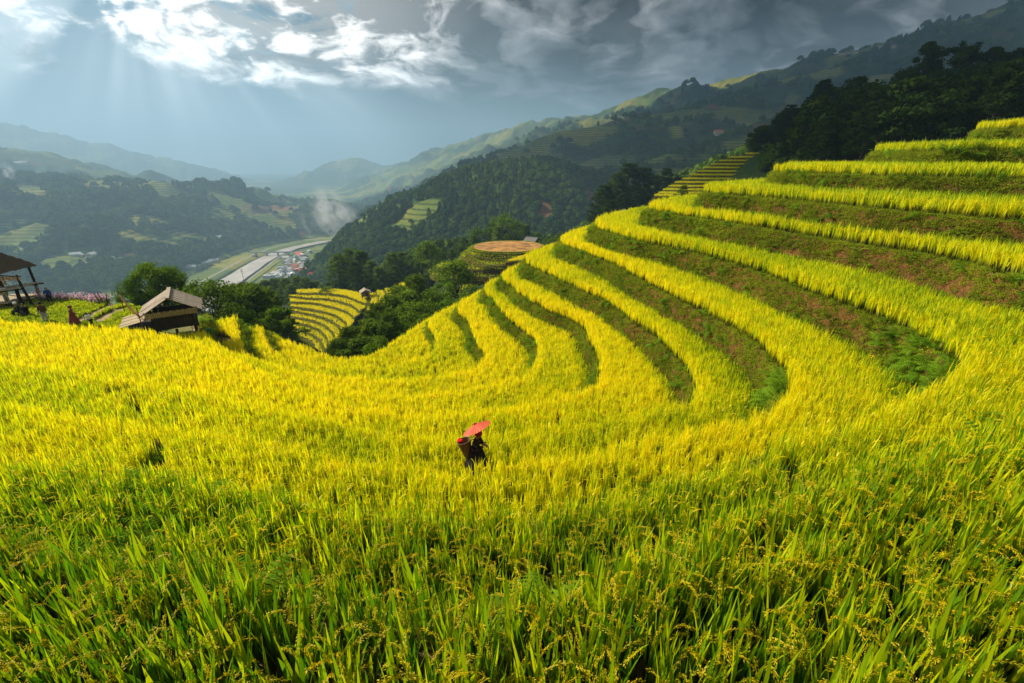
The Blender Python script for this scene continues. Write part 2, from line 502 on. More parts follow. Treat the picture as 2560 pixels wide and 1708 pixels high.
# ---- materials for soil and banks
def soilmat():
    M = bpy.data.materials.new("paddy_soil"); M.use_nodes = True
    t = NT(M.node_tree); b = t.n['Principled BSDF']; b.inputs['Roughness'].default_value = .95
    tcn = t.new('ShaderNodeTexCoord').outputs['Object']
    n = t.noise(tcn, 3.0, 5, .6); n2 = t.noise(tcn, 14, 4, .6)
    c = t.mix(t.rng(n, .35, .65), (.075, .055, .022), (.16, .10, .035))
    c = t.mix(t.rng(n2, .5, .7, 0, .5), c, (.10, .13, .02))
    t.l.new(c, b.inputs['Base Color'])
    return M
def bankmat():
    M = bpy.data.materials.new("bank_earth"); M.use_nodes = True
    t = NT(M.node_tree); b = t.n['Principled BSDF']; b.inputs['Roughness'].default_value = .95
    b.inputs['Specular IOR Level'].default_value = .1
    tcn = t.new('ShaderNodeTexCoord').outputs['Object']
    n = t.noise(tcn, .55, 5, .65); n2 = t.noise(tcn, 6, 5, .65); n3 = t.noise(tcn, 22, 4, .6)
    c = t.mix(t.rng(n2, .35, .65), (.095, .036, .012), (.24, .095, .028))
    c = t.mix(t.rng(n3, .46, .62, 0, .85), c, (.05, .024, .011))
    c = t.mix(t.rng(t.noise(tcn, 40, 3, .6), .56, .66, 0, .7), c, (.12, .13, .03))
    c = t.mix(t.rng(n, .45, .65, 0, .45), c, (.07, .05, .016))
    t.l.new(c, b.inputs['Base Color'])
    bp = t.new('ShaderNodeBump'); bp.inputs['Strength'].default_value = .8; bp.inputs['Distance'].default_value = .08
    t.l.new(t.m('ADD', t.noise(tcn, 5, 6, .65), t.m('MULTIPLY', n3, .4)), bp.inputs['Height'])
    t.l.new(bp.outputs[0], b.inputs['Normal'])
    return M
M_SOIL, M_BANK = soilmat(), bankmat()

def strip_mesh(rows):
    """rows: list of (n,3) arrays -> grid mesh arrays"""
    n = len(rows[0]); V = np.vstack(rows)
    F = []
    for r in range(len(rows) - 1):
        a = r * n
        i = np.arange(n - 1)
        F.append(np.stack([a + i, a + i + 1, a + n + i + 1, a + n + i], 1))
    return V, np.vstack(F)

def np_mesh(name, V, F, m=None, smooth=True):
    me = bpy.data.meshes.new(name)
    me.from_pydata(V.tolist(), [], F.tolist())
    if m: me.materials.append(m)
    if smooth: me.polygons.foreach_set('use_smooth', np.ones(len(F), bool))
    me.update()
    return me

def z3(c, z): return np.column_stack([c, np.full(len(c), z) if np.isscalar(z) else z])

for k in range(1, 14):
    z = ZL[k]
    e = EDGE[k]
    inner = FOOT[k - 1] if k > 1 else e + (e - CONT[2]) * 1.6
    rows = [z3(e * (1 - s) + inner * s, z) for s in (0, .5, 1)]
    V, F = strip_mesh(rows)
    o = link("terrace_field", np_mesh("terrace_field", V, F, M_SOIL)); o['kind'] = 'structure'
    # the bank below this terrace, lumpy
    zb = ZL[k + 1] if k < 13 else z - 2.6
    ft = FOOT[k] if k < 13 else e + (FOOT[13] - e) * 3
    rows = []
    e4 = resample(e, 1300); ft = resample(ft, 1300)
    for s in np.linspace(0, 1, 11):
        q = e4 * (1 - s) + ft * s
        nn = normals2d(q)
        zz = z * (1 - s) + zb * s
        amp = .16 * math.sin(math.pi * min(1, s * 1.0)) + .02
        d = (fbm(q[:, 0] * 1.6 + zz * 1.1, q[:, 1] * 1.6 - zz * .8, 70 + k, 4, .6) - .5) * 2 * amp + (fbm(q[:, 0] * 7 + zz * 6, q[:, 1] * 7 - zz * 5, 80 + k, 3, .6) - .5) * .16 * (s > .02)
        rows.append(z3(q + nn * d[:, None], zz + (-.03 if s == 1 else 0.0) + (.012 if s == 0 else 0)))
    V, F = strip_mesh(rows)
    o = link("terrace_bank", np_mesh("terrace_bank", V, F, M_BANK)); o['kind'] = 'structure'

# ------------------------------------------------------------------ rice clumps (sources for the scatter)
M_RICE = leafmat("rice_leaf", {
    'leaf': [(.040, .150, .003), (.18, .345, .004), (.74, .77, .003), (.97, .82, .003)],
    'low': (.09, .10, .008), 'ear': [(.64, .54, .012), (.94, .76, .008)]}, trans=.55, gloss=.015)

def rice_clump(seed, lod):
    r = random.Random(seed)
    V, F, A = [], [], []
    def blade(az, base, L, lean, wd, segs, bend, typ, rnd, h0=0.0, y=None):
        o = len(V); ang = lean; p = Vector(base)
        d2 = Vector((math.cos(az), math.sin(az), 0)); sdv = Vector((-d2.y, d2.x, 0))
        tw = r.uniform(-.8, .8)
        sdv = (sdv * math.cos(tw) + d2 * math.sin(tw)).normalized()
        for i in range(segs + 1):
            s = i / segs
            ww = wd * (min(1, .55 + s * 1.4) if s < .45 else max(0.0, 1 - (s - .45) / .55) ** .8)
            if i < segs:
                V.append(p - sdv * ww / 2); V.append(p + sdv * ww / 2)
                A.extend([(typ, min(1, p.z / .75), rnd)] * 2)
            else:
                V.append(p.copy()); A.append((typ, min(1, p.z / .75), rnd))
            st = L / segs
            p = p + (d2 * math.sin(ang) + Vector((0, 0, math.cos(ang)))) * st
            ang += bend / segs
        for i in range(segs):
            if i < segs - 1: F.append((o + 2 * i, o + 2 * i + 1, o + 2 * i + 3, o + 2 * i + 2))
            else: F.append((o + 2 * i, o + 2 * i + 1, o + 2 * i + 2))
    nb = (20, 17, 15)[lod]; ws = (.030, .027, .033)[lod]; sg = (5, 3, 2)[lod]
    for i in range(nb):
        az = r.uniform(0, 6.283)
        b = Vector((r.gauss(0, .055), r.gauss(0, .055), 0))
        if i % 3 == 0:
            b.z = r.uniform(.2, .4); L = r.uniform(.3, .52)
        else: L = r.uniform(.45, .84)
        blade(az, b, L, r.uniform(.0, (.20, .17, .15)[lod]), ws * r.uniform(.75, 1.25), sg, r.uniform(-.1, .9) * (1, .8, .6)[lod] * (.8 if r.random() < .10 else .20), 0, r.random())
    ne = (3, 3, 2)[lod]
    for i in range(ne):     # ears: a stalk that arches over with grains
        az = r.uniform(0, 6.283); d2 = Vector((math.cos(az), math.sin(az), 0))
        p = Vector((r.gauss(0, .05), r.gauss(0, .05), r.uniform(.42, .56))); ang = r.uniform(.05, .25)
        rnd = r.random(); n = (13, 4, 3)[lod]; L = r.uniform(.26, .36) * (.82, .72, .55)[lod]; pts = []
        bend = r.uniform(1.5, 2.5)
        for j in range(n + 1):
            pts.append(p.copy()); p = p + (d2 * math.sin(ang) + Vector((0, 0, math.cos(ang)))) * L / n; ang += bend / n
        if lod == 0:
            o = len(V)
            for j, q in enumerate(pts):
                V.append(q + Vector((-d2.y, d2.x, 0)) * .0015); V.append(q - Vector((-d2.y, d2.x, 0)) * .0015); A.extend([(1, .9, rnd)] * 2)
            for j in range(n): F.append((o + 2 * j, o + 2 * j + 1, o + 2 * j + 3, o + 2 * j + 2))
            for j in range(3, n + 1):
                for s in range(4):
                    dirv = (pts[j] - pts[j - 1]).normalized()
                    off = Vector((r.gauss(0, 1), r.gauss(0, 1), r.gauss(0, 1))); off = (off - dirv * off.dot(dirv)).normalized()
                    c = pts[j] + off * r.uniform(.004, .018) - dirv * r.uniform(0, .02)
                    ax_ = (dirv + off * .45 + Vector((0, 0, -.3))).normalized(); si = ax_.orthogonal().normalized() * .0036; s2 = ax_.cross(si)
                    o = len(V); l_ = .009
                    V.extend([c - ax_ * l_, c + si, c - si * .5 + s2 * .85, c - si * .5 - s2 * .85, c + ax_ * l_])
                    A.extend([(1, .9, rnd)] * 5)
                    F.extend([(o, o + 1, o + 2), (o, o + 2, o + 3), (o, o + 3, o + 1), (o + 4, o + 2, o + 1), (o + 4, o + 3, o + 2), (o + 4, o + 1, o + 3)])
        else:
            ww = (.020, .030)[lod - 1]; sv = Vector((-d2.y, d2.x, 0)); tz = Vector((0, 0, 1))
            for dv in (sv, (d2 + tz).normalized()):
                o = len(V)
                for j, q in enumerate(pts):
                    k_ = ww * (.25, 1, 1, .8, .3)[min(4, int(j * 4 / n))] / 2
                    V.append(q + dv * k_); V.append(q - dv * k_); A.extend([(1, .9, rnd)] * 2)
                for j in range(n): F.append((o + 2 * j, o + 2 * j + 1, o + 2 * j + 3, o + 2 * j + 2))
    me = bpy.data.meshes.new("rice_clump"); me.from_pydata([tuple(v) for v in V], [], F)
    me.materials.append(M_RICE); set_pc(me, A)
    return me

rice_coll = bpy.data.collections.new("rice_clumps")
NV = 7
for lod in range(3):
    for i in range(NV):
        rice_coll.objects.link(bpy.data.objects.new("rice_clump_%d%02d" % (lod, i), rice_clump(100 * lod + i, lod)))
G_RICE = scatter_group(rice_coll)

# ferny track that cuts through the left field (plan points): no rice on it
TRACK = np.array([pz(190, 945, -9.2), pz(300, 1005, -8.6), pz(400, 1095, -7.4), pz(385, 1200, -6.2), pz(350, 1350, -4.6)])
TRACK_D = resample(np.array(catmull([tuple(p) for p in TRACK], 80)), 80)

def rice_points(e, inner, z, sp, seed, inset=.20, inset2=.08):
    r = np.random.default_rng(seed)
    P = []
    wd = np.linalg.norm(inner - e, axis=1)
    mid = (e + inner) / 2
    d = np.r_[0, np.cumsum(np.linalg.norm(np.diff(mid, axis=0), axis=1))]
    # longer side decides the spacing so that outer bends stay full
    de = np.r_[0, np.cumsum(np.linalg.norm(np.diff(e, axis=0), axis=1))]; di = np.r_[0, np.cumsum(np.linalg.norm(np.diff(inner, axis=0), axis=1))]
    for j in range(len(e) - 1):
        w_ = .5 * (wd[j] + wd[j + 1])
        if w_ < .45: continue
        La, Lb = de[j + 1] - de[j], di[j + 1] - di[j]
        area = w_ * (La + Lb) / 2
        dist = max(3., np.linalg.norm(mid[j]))
        spj = sp * min(1.35, max(1.0, dist / 22.))
        n = area / spj ** 2
        n = int(n) + (r.random() < n - int(n))
        if n == 0: continue
        s = (np.arange(n) + r.random(n)) / n
        s = (inset + s * (w_ - inset - inset2)) / w_
        t = r.random(n)
        # weight so that the longer side gets more
        if La + Lb > 0:
            keep = r.random(n) < 1.0
        a = e[j] * (1 - t)[:, None] + e[j + 1] * t[:, None]; b = inner[j] * (1 - t)[:, None] + inner[j + 1] * t[:, None]
        P.append(np.column_stack([a * (1 - s)[:, None] + b * s[:, None], np.full(n, z), np.clip(s * w_, 0, 9), np.clip((1 - s) * w_, 0, 9)]))
    if not P: return np.zeros((0, 5))
    return np.vstack(P)

def in_view(P, margin=1.15):
    dep = P[:, 1] * CP - P[:, 2] * SP
    x = P[:, 0]; u = P[:, 1] * SP + P[:, 2] * CP
    return (dep > .3) & (np.abs(x) < dep * 1.125 * margin + 1.5) & (u > -dep * .75 * margin - 1.2)

RICE_LABEL = {
 1: "yellow-green rice on the topmost short terrace directly below the dark forest",
 2: "yellow-green rice on the second highest terrace of the right-hand spur",
 3: "rice on the level terrace below the top two, against the dark forest edge",
 4: "rice band on the fourth terrace down the spur, above a weedy brown bank",
 5: "green and yellow rice in the foreground below the camera and round the spur",
 6: "rice on the terrace above the tall fern-covered red earth bank",
 7: "rice on the wide terrace just above the woman with the umbrella",
 8: "golden rice on the terrace where the woman with the umbrella walks",
 9: "bright yellow rice of the broad left field in front of the thatched hut",
 10: "yellow rice on the terrace where the plank-roofed hut stands",
 11: "strip of yellow rice just beside the hut, above a dark bank",
 12: "narrow strip of yellow rice below the hut, between two dark banks",
 13: "yellow rice along the lowest rim of the bowl above the trees"}
PERSON_XY = pz(1190, 1190, ZL[8])
CLEAR = [(PERSON_XY[0], PERSON_XY[1], .36)]
for s_ in (.25, .5, .75, 1.0, 1.25): CLEAR.append((PERSON_XY[0] * (1 - s_ / 11), PERSON_XY[1] * (1 - s_ / 11), .46 - .10 * s_))
for i in range(6): CLEAR.append(pz(296 + 21 * i, 1012 - 6 * i, -8.3) + (.34,))
def rice_attrs(P, seed, tint):
    r = np.random.default_rng(seed)
    n = len(P); dist = np.linalg.norm(P, axis=1)
    lod = np.where(dist < 7.5, 0, np.where(dist < 17, 1, 2))
    idx = lod * NV + r.integers(0, NV, n)
    rot = np.stack([r.normal(0, .07, n), r.normal(0, .07, n), r.random(n) * 6.283], 1)
    hs = np.where(dist < 8, 1.0, np.where(dist < 16, .96, 1.08)) * (.82 + .24 * r.random(n)) * (.92 + .2 * fbm(P[:, 0] * .8, P[:, 1] * .8, seed, 3))
    ws_ = hs * np.where(lod == 2, 1.2, 1.05)
    return idx, rot, np.stack([ws_, ws_, hs], 1), tint

def field_tint(P):
    dist = np.linalg.norm(P, axis=1)
    t = .32 + .42 * sstep(3.0, 16, dist)
    t = t + .46 * (fbm(P[:, 0] * .22, P[:, 1] * .22, 5, 4) - .5) + .24 * (fbm(P[:, 0] * 1.3, P[:, 1] * 1.3, 9, 3) - .5)
    # greener to the right-hand slope and the near left corner
    t -= .20 * sstep(6, 17, P[:, 0]) + .16 * sstep(-3, -9, P[:, 0]) * sstep(16, 9, P[:, 1])
    return np.clip(t, .02, 1)
EXTRA_CLEAR = []     # (x, y, radius) filled by huts before planting
HUT_XY = pz(450, 838, ZL[10])
PAV_XY = pz(20, 765, ZL[10])
EXTRA_CLEAR += [(HUT_XY[0] - .6, HUT_XY[1], 2.4), (HUT_XY[0] + 1.0, HUT_XY[1] + .5, 1.9), (HUT_XY[0] - 2.8, HUT_XY[1], 2.0)]
RICE_ALL = 0
for k in range(1, 14):
    inner = FOOT[k - 1] if k > 1 else EDGE[1] + (EDGE[1] - CONT[2]) * 1.6
    sp = .21 if k in (4, 5, 6) else .19
    P = rice_points(EDGE[k], inner, ZL[k], sp, 900 + k)
    P = P[in_view(P)]; S5 = P[:, 3:]; P = P[:, :3]
    keep = np.ones(len(P), bool)
    dtr = np.min(np.linalg.norm(P[:, None, :2] - TRACK_D[None, ::2], axis=2), axis=1)
    keep &= dtr > .08 + .22 * fbm(P[:, 0], P[:, 1], 3, 2)
    for x, y, rr in CLEAR + EXTRA_CLEAR:
        keep &= np.hypot(P[:, 0] - x, P[:, 1] - y) > rr
    if k == 10: keep &= P[:, 0] > HUT_XY[0] - 4.5         # grass and path behind the hut
    keep &= ~((k == 10) & (P[:, 1] > 31) & (P[:, 0] < -20.5))
    if k == 10: keep &= ~((P[:, 0] > HUT_XY[0] + 1.0) & (P[:, 0] < HUT_XY[0] + 3.2) & (P[:, 1] > HUT_XY[1] - .6))
    P = P[keep]; S5 = S5[keep]
    P[:, :2] += np.random.default_rng(k).normal(0, .02, (len(P), 2))
    band = .16 * sstep(1.0, .2, S5[:, 0]) - .26 * sstep(.9, .25, S5[:, 1])      # light-dark banding painted by tint: brighter at the open edge, shaded gap behind
    ia, ra, sa, ta = rice_attrs(P, 40 + k, np.clip(field_tint(P) + band * sstep(6, 12, np.linalg.norm(P, axis=1)) + (0, .05, -.05, .04, 0, 0, -.06, .05, -.03, .07, -.02, .08, -.04, .06)[k], 0, 1))
    sa[:, 2] *= 1 - .05 * sstep(.8, .25, S5[:, 1])
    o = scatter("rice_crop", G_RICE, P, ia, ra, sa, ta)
    tag(o, RICE_LABEL[k], "rice", kind='stuff')
    RICE_ALL += len(P)
print("rice clumps", RICE_ALL)
# ================================================================== the land beyond: one sheet from the hillside to the far ridges
S = 1.0894
def q(x, y, d):                        # pixel of the 2350-wide view at a depth -> 3-D
    v = pd(x * S, y * S, d); return (v.x, v.y, v.z)
def ridge(pts, k, c, n=1.0): return (np.array([q(*p) for p in pts]), k, c, n)
RIDGES = [
 ridge([(-300, 215, 4000), (0, 282, 4200), (110, 307, 4300), (220, 332, 4400), (300, 357, 4500), (400, 370, 4600), (470, 390, 4700), (560, 414, 4700), (650, 449, 4800), (720, 480, 4800)], .34, 150),
 ridge([(380, 358, 8200), (470, 366, 8200), (560, 397, 8200), (640, 412, 8200), (720, 407, 8200), (800, 420, 8200)], .33, 300),
 ridge([(650, 470, 4600), (700, 428, 4600), (745, 400, 4600), (790, 372, 4600), (815, 361, 4600), (860, 383, 4500), (900, 380, 4400), (1050, 343, 4000), (1150, 300, 3600), (1290, 271, 3100), (1380, 264, 2800), (1500, 218, 2400), (1640, 192, 2100), (1800, 160, 1850)], .36, 120),
 ridge([(1640, 196, 2050), (1800, 160, 1800), (1900, 128, 1700), (2020, 108, 1600), (2110, 92, 1500), (2200, 52, 1400), (2350, 8, 1300), (2700, -60, 1200)], .42, 90),
 ridge([(-260, 310, 1900), (0, 338, 1900), (60, 352, 1900), (150, 387, 1900), (200, 404, 1900), (300, 432, 1900)], .30, 90),
 ridge([(-260, 394, 1250), (0, 408, 1250), (100, 410, 1250), (170, 436, 1250), (235, 414, 1260), (330, 446, 1260), (400, 478, 1260), (470, 490, 1280), (560, 500, 1310), (650, 528, 1360), (705, 548, 1400)], .19, 40),
 ridge([(290, 436, 2100), (350, 424, 2100), (430, 420, 2100), (500, 444, 2100), (570, 476, 2050), (640, 500, 2000), (690, 520, 1950)], .33, 90),
 ridge([(700, 476, 3300), (780, 462, 3300), (860, 440, 3200), (940, 410, 3000), (1040, 392, 2700), (1130, 355, 2500), (1240, 318, 2300)], .36, 80),
 ridge([(-260, 512, 1000), (0, 530, 960), (60, 540, 940), (150, 590, 900), (250, 612, 860), (330, 640, 820)], .20, 40),
 ridge([(870, 505, 640), (900, 478, 620), (950, 450, 600), (1000, 430, 590), (1080, 393, 570), (1150, 376, 560), (1250, 368, 550), (1340, 398, 550), (1390, 430, 540)], .60, 25),
 ridge([(715, 590, 640), (760, 548, 620), (800, 520, 610), (880, 500, 600), (940, 500, 590)], .55, 20),
 ridge([(1080, 425, 1150), (1130, 365, 1150), (1200, 342, 1150), (1300, 302, 1150), (1450, 272, 1150), (1600, 246, 1200), (1700, 216, 1250), (1850, 170, 1300), (2000, 140, 1300), (2400, 60, 1300)], .42, 50),
 ridge([(1330, 420, 700), (1450, 380, 720), (1560, 352, 760), (1680, 320, 800), (1800, 270, 850), (2000, 200, 900)], .45, 35),
]
NEAR_RIDGES = [ridge([(1835, 392, 138), (1870, 330, 138), (1950, 282, 138), (2050, 225, 138), (2140, 186, 138), (2250, 180, 138), (2350, 165, 138), (2750, 120, 138)], .62, 10)]

ctl = [q(850, 885, 46), q(760, 890, 44), q(950, 850, 53), q(1050, 790, 60), q(1100, 735, 78), q(980, 760, 98), q(400, 770, 46), q(560, 850, 51), q(640, 890, 62), q(700, 900, 75), q(800, 684, 172), q(560, 740, 90), q(640, 870, 95), q(760, 860, 95),
       q(740, 850, 117), q(620, 800, 128), q(900, 755, 127), q(940, 690, 165), q(690, 715, 158), q(720, 775, 142), q(800, 760, 142), q(800, 715, 152), q(880, 712, 152), q(660, 740, 145), q(860, 800, 118),
       q(1160, 600, 141), q(1160, 680, 115), q(1080, 660, 122), q(1250, 640, 128), q(1290, 600, 140), q(1240, 566, 170), q(1100, 580, 172), q(1340, 590, 125),
       q(1520, 492, 122), q(1780, 392, 172), q(1650, 447, 148), q(1760, 410, 130), q(1600, 520, 90), q(1420, 540, 115), q(1450, 520, 190), q(1000, 590, 220), q(900, 620, 235), q(1200, 520, 300), q(1000, 560, 400), q(1300, 500, 400),
       q(1900, 385, 80), q(2350, 320, 80), q(2750, 280, 80), q(1700, 440, 90),
       (-19, 40, -20.5), (-16, 40, -21), (-22.5, 41, -20.5), (-13, 37.5, -19), (-20, 46, -23), (0, -30, 5), (-40, -20, -5), (40, -20, 6), (60, 15, 8), (-60, 10, -16), (-80, 40, -26), (-62, 62, -24), (-120, 20, -45), (-44, 44, -13.5), (-34, 47, -14.5), (-25, 47, -16), (-50, 60, -26), (-40, 90, -48),
       (-75, 110, -62), (-30, 130, -56), (-60, 200, -95), (-110, 260, -140), (-20, 260, -95), (-200, 120, -110), (-300, 250, -170), (0, 380, -120)]
for k in range(1, 13):
    for j in range(30, NT_ - 10, 60):
        ctl.append((CONT[k][j, 0], CONT[k][j, 1], ZL[k] - 3.6))
for j in range(0, NT_, 50): ctl.append((CONT[13][j, 0], CONT[13][j, 1], ZL[13] - 3.2))
ctl = np.array(ctl, float)
_keep = [0]
for i in range(1, len(ctl)):
    if np.min(np.linalg.norm(ctl[_keep][:, :2] - ctl[i, :2], axis=1)) > 1.2: _keep.append(i)
ctl = ctl[_keep]

def tps_fit(C):
    n = len(C); d = np.linalg.norm(C[:, None, :2] - C[None, :, :2], axis=2)
    K = np.where(d > 0, d * d * np.log(d + 1e-9), 0) + np.eye(n) * 8.0
    Pm = np.column_stack([np.ones(n), C[:, :2]])
    A = np.block([[K, Pm], [Pm.T, np.zeros((3, 3))]])
    return np.linalg.solve(A, np.r_[C[:, 2], 0, 0, 0])
TPSW = tps_fit(ctl)
def tps(X, Y):
    out = np.empty(len(X))
    for a in range(0, len(X), 40000):
        x, y = X[a:a + 40000], Y[a:a + 40000]
        d2 = (x[:, None] - ctl[None, :, 0]) ** 2 + (y[:, None] - ctl[None, :, 1]) ** 2
        out[a:a + 40000] = (.5 * d2 * np.log(d2 + 1e-9)) @ TPSW[:-3] + TPSW[-3] + TPSW[-2] * x + TPSW[-1] * y
    return out

def ridge_h(X, Y, ridges, floor=None):
    h = np.full(len(X), -1e9 if floor is None else floor, float)
    dn = np.full(len(X), 1e9)
    P2 = np.stack([X, Y], 1)
    for pts, k, c, _ in ridges:
        for a, b in zip(pts[:-1], pts[1:]):
            ab = b[:2] - a[:2]
            t = np.clip(((P2 - a[:2]) @ ab) / (ab @ ab), 0, 1)
            d = np.linalg.norm(P2 - a[:2] - t[:, None] * ab, axis=1)
            z = a[2] + (b[2] - a[2]) * t - k * (np.sqrt(d * d + c * c) - c)
            m = z > h
            h = np.where(m, z, h); dn = np.where(m, d, dn)
    return h, dn

RIVER_Z = -200.0
RIV = np.array([pz(x * S, y * S, RIVER_Z) for x, y in [(400, 745), (470, 690), (520, 652), (562, 625), (604, 598), (655, 575), (705, 563), (735, 557), (770, 553), (800, 551)]])
RIV_D = catmull([tuple(p) for p in RIV], 160)

def land(X, Y):
    X = np.asarray(X, float); Y = np.asarray(Y, float)
    r = np.hypot(X, Y)
    far, dn = ridge_h(X, Y, RIDGES, RIVER_Z - .0)
    g = np.abs(fbm(X / 230, Y / 230, 3, 5) - .5) * 2
    amp = np.clip((r - 250) / 1200, 0, 1) * np.clip(dn / 260, 0, 1)
    rise = np.clip((far - RIVER_Z - 4) / 60, 0, 1)
    far = far + amp * rise * (g - .30) * np.clip(r / 1900, .3, 1) * 105 + rise * np.clip((r - 250) / 900, 0, 1) * (fbm(X / 60, Y / 60, 8, 4) - .5) * 22
    loc = np.full(len(X), 0.0)
    m = r < 430
    if m.any(): loc[m] = tps(X[m], Y[m])
    w_ = sstep(240, 420, r)
    h = loc * (1 - w_) + far * w_
    nr, _ = ridge_h(X, Y, NEAR_RIDGES)
    m2 = (r < 300) & (nr > h) & (X > 25)
    h = np.where(m2, nr, h)
    h = h + (1 - w_) * sstep(45, 90, r) * (fbm(X / 14, Y / 14, 21, 4) - .5) * 3.0
    # the river keeps its flat floor
    m = (r > 480) & (r < 2300)
    if m.any():
        dd = np.full(m.sum(), 1e9)
        for p in RIV_D[::4]: dd = np.minimum(dd, np.hypot(X[m] - p[0], Y[m] - p[1]))
        lft = X[m] < np.interp(Y[m], RIV_D[:, 1], RIV_D[:, 0])
        h[m] = np.minimum(h[m], RIVER_Z + np.maximum(0, dd - np.where(lft, 85., 120.)) * np.where(lft, .34, 1.0))
    return h

az = np.r_[np.linspace(-180, -62, 60, endpoint=False), np.linspace(-62, 62, 1000, endpoint=False), np.linspace(62, 180, 61)]
rr = np.r_[np.geomspace(8, 150, 90, endpoint=False), np.geomspace(150, 3200, 310, endpoint=False), np.geomspace(3200, 9300, 60)]
AZ, RR = np.meshgrid(np.radians(az), rr, indexing='ij')
GX, GY = (np.sin(AZ) * RR).ravel(), (np.cos(AZ) * RR).ravel()
GZ = land(GX, GY)
na_, nr_ = len(az), len(rr)
ii, jj = np.meshgrid(np.arange(na_ - 1), np.arange(nr_ - 1), indexing='ij')
a_ = (ii * nr_ + jj).ravel()
FQ = np.stack([a_, a_ + 1, a_ + nr_ + 1, a_ + nr_], 1)

# land cover: x = wood, y = terraced fields, z = bare earth
PATCH = [(1515, 292, 740, 26), (1350, 335, 1100, 60), (1395, 375, 760, 26), (1560, 470, 330, 14), (1340, 310, 1150, 40), (1850, 150, 1300, 90), (1700, 185, 1900, 160), (2000, 120, 1500, 120), (1000, 540, 420, 24), (960, 520, 520, 26),
         (840, 520, 620, 34), (440, 435, 2050, 130), (540, 475, 1980, 80), (60, 470, 1150, 50), (120, 500, 1120, 40), (30, 555, 900, 60), (170, 618, 830, 42), (350, 575, 1080, 40), (440, 580, 1060, 40), (230, 480, 1200, 30),
         (650, 550, 1300, 40), (1000, 375, 3000, 220), (900, 400, 3100, 150), (1150, 310, 3000, 260), (1330, 262, 2850, 200), (880, 470, 2900, 140), (240, 620, 600, 20), (20, 590, 860, 30)]
PXY = np.array([q(x, y, d)[:2] + (r_,) for x, y, d, r_ in PATCH])
def cover(X, Y, Z):
    r = np.hypot(X, Y)
    f = fbm(X / 190, Y / 190, 51, 4); f2 = fbm(X / 60, Y / 60, 52, 3)
    field = sstep(.56, .60, f + .10 * (f2 - .5)) * sstep(450, 900, r)
    nearp = np.full(len(X), 9.0)
    for px_, py_, pr in PXY:
        nearp = np.minimum(nearp, np.hypot(X - px_, (Y - py_)) / pr)
    field = np.maximum(field, sstep(1.15, .95, nearp + .35 * (f2 - .5)) * sstep(200, 300, r))
    # fields on the flat floor of the valley
    dr = np.full(len(X), 1e9)
    m = (r > 500) & (r < 2200)
    if m.any():
        dd = np.full(m.sum(), 1e9)
        for p in RIV_D[::3]: dd = np.minimum(dd, np.hypot(X[m] - p[0], Y[m] - p[1]))
        dr[m] = dd
    flat = (Z < RIVER_Z + 7) & (dr < 260)
    field = np.where(flat, 1.0, field)
    forest = np.clip(1 - field * 1.2, 0, 1)
    soil = sstep(.66, .74, fbm(X / 45, Y / 45, 77, 3)) * sstep(300, 600, r) * .5 * (1 - field)
    # landslip scars on the wooded hill
    for sx, sy, sd, sr in [(1255, 475, 470, 8), (1285, 505, 440, 5), (1360, 465, 500, 8), (1740, 300, 820, 22), (660, 575, 1500, 60), (640, 212, 1150, 9), (1645, 215, 1160, 14)]:
        c = q(sx, sy, sd)
        soil = np.maximum(soil, sstep(1.3, .6, np.hypot((X - c[0]) / sr, (Y - c[1]) / (sr * 2.2)) + .9 * (fbm(X / 9, Y / 9, 88, 3) - .5)))
    return forest * (1 - soil), field, soil, dr
CF, CFI, CS, CDR = cover(GX, GY, GZ)
# river bed
bed = sstep(40, 27, CDR)
GZ = GZ - bed * 2.5 * (GZ < RIVER_Z + 30)
GZ = np.where((CDR < 60) & (GZ > RIVER_Z), np.minimum(GZ, RIVER_Z + (CDR - 25) * .25 + 1), GZ)

def landmat():
    M = bpy.data.materials.new("hillside"); M.use_nodes = True
    t = NT(M.node_tree); b = t.n['Principled BSDF']; b.inputs['Roughness'].default_value = .95; b.inputs['Specular IOR Level'].default_value = .05
    ge = t.new('ShaderNodeNewGeometry').outputs['Position']
    cov = t.attr('pc'); s3 = t.new('ShaderNodeSeparateXYZ'); t.l.new(cov.outputs['Vector'], s3.inputs[0])
    sz = t.new('ShaderNodeSeparateXYZ'); t.l.new(ge, sz.inputs[0])
    n1_ = t.noise(ge, .035, 5, .6); n2_ = t.noise(ge, .25, 4, .6); n3_ = t.noise(ge, .006, 3, .5)
    wood = t.mix(t.rng(n2_, .35, .65), (.014, .030, .008), (.045, .075, .016))
    wood = t.mix(t.rng(n1_, .4, .65), wood, (.050, .085, .020))
    # contour stripes of distant paddies
    zz = t.m('ADD', sz.outputs['Z'], t.m('MULTIPLY', n1_, 6.0))
    st = t.m('FRACT', t.m('MULTIPLY', zz, .19))
    fcol = t.mix(t.rng(n3_, .42, .6), (.11, .15, .028), (.26, .23, .035))
    fcol = t.mix(t.rng(n1_, .45, .65), fcol, (.15, .19, .03))
    fcol = t.mix(t.m('MULTIPLY', t.rng(st, .62, .74), .75), fcol, (.030, .052, .012))
    c = t.mix(s3.outputs[1], wood, fcol)
    c = t.mix(s3.outputs[2], c, t.mix(t.rng(n2_, .4, .6), (.21, .105, .048), (.13, .06, .03)))
    t.l.new(c, b.inputs['Base Color'])
    bp = t.new('ShaderNodeBump'); bp.inputs['Strength'].default_value = .6; bp.inputs['Distance'].default_value = 2.0
    t.l.new(t.noise(ge, .12, 5, .65), bp.inputs['Height']); t.l.new(bp.outputs[0], b.inputs['Normal'])
    return M
M_LAND = landmat()
me = bpy.data.meshes.new("hills")
me.vertices.add(len(GX)); me.vertices.foreach_set('co', np.column_stack([GX, GY, GZ]).astype(np.float32).ravel())
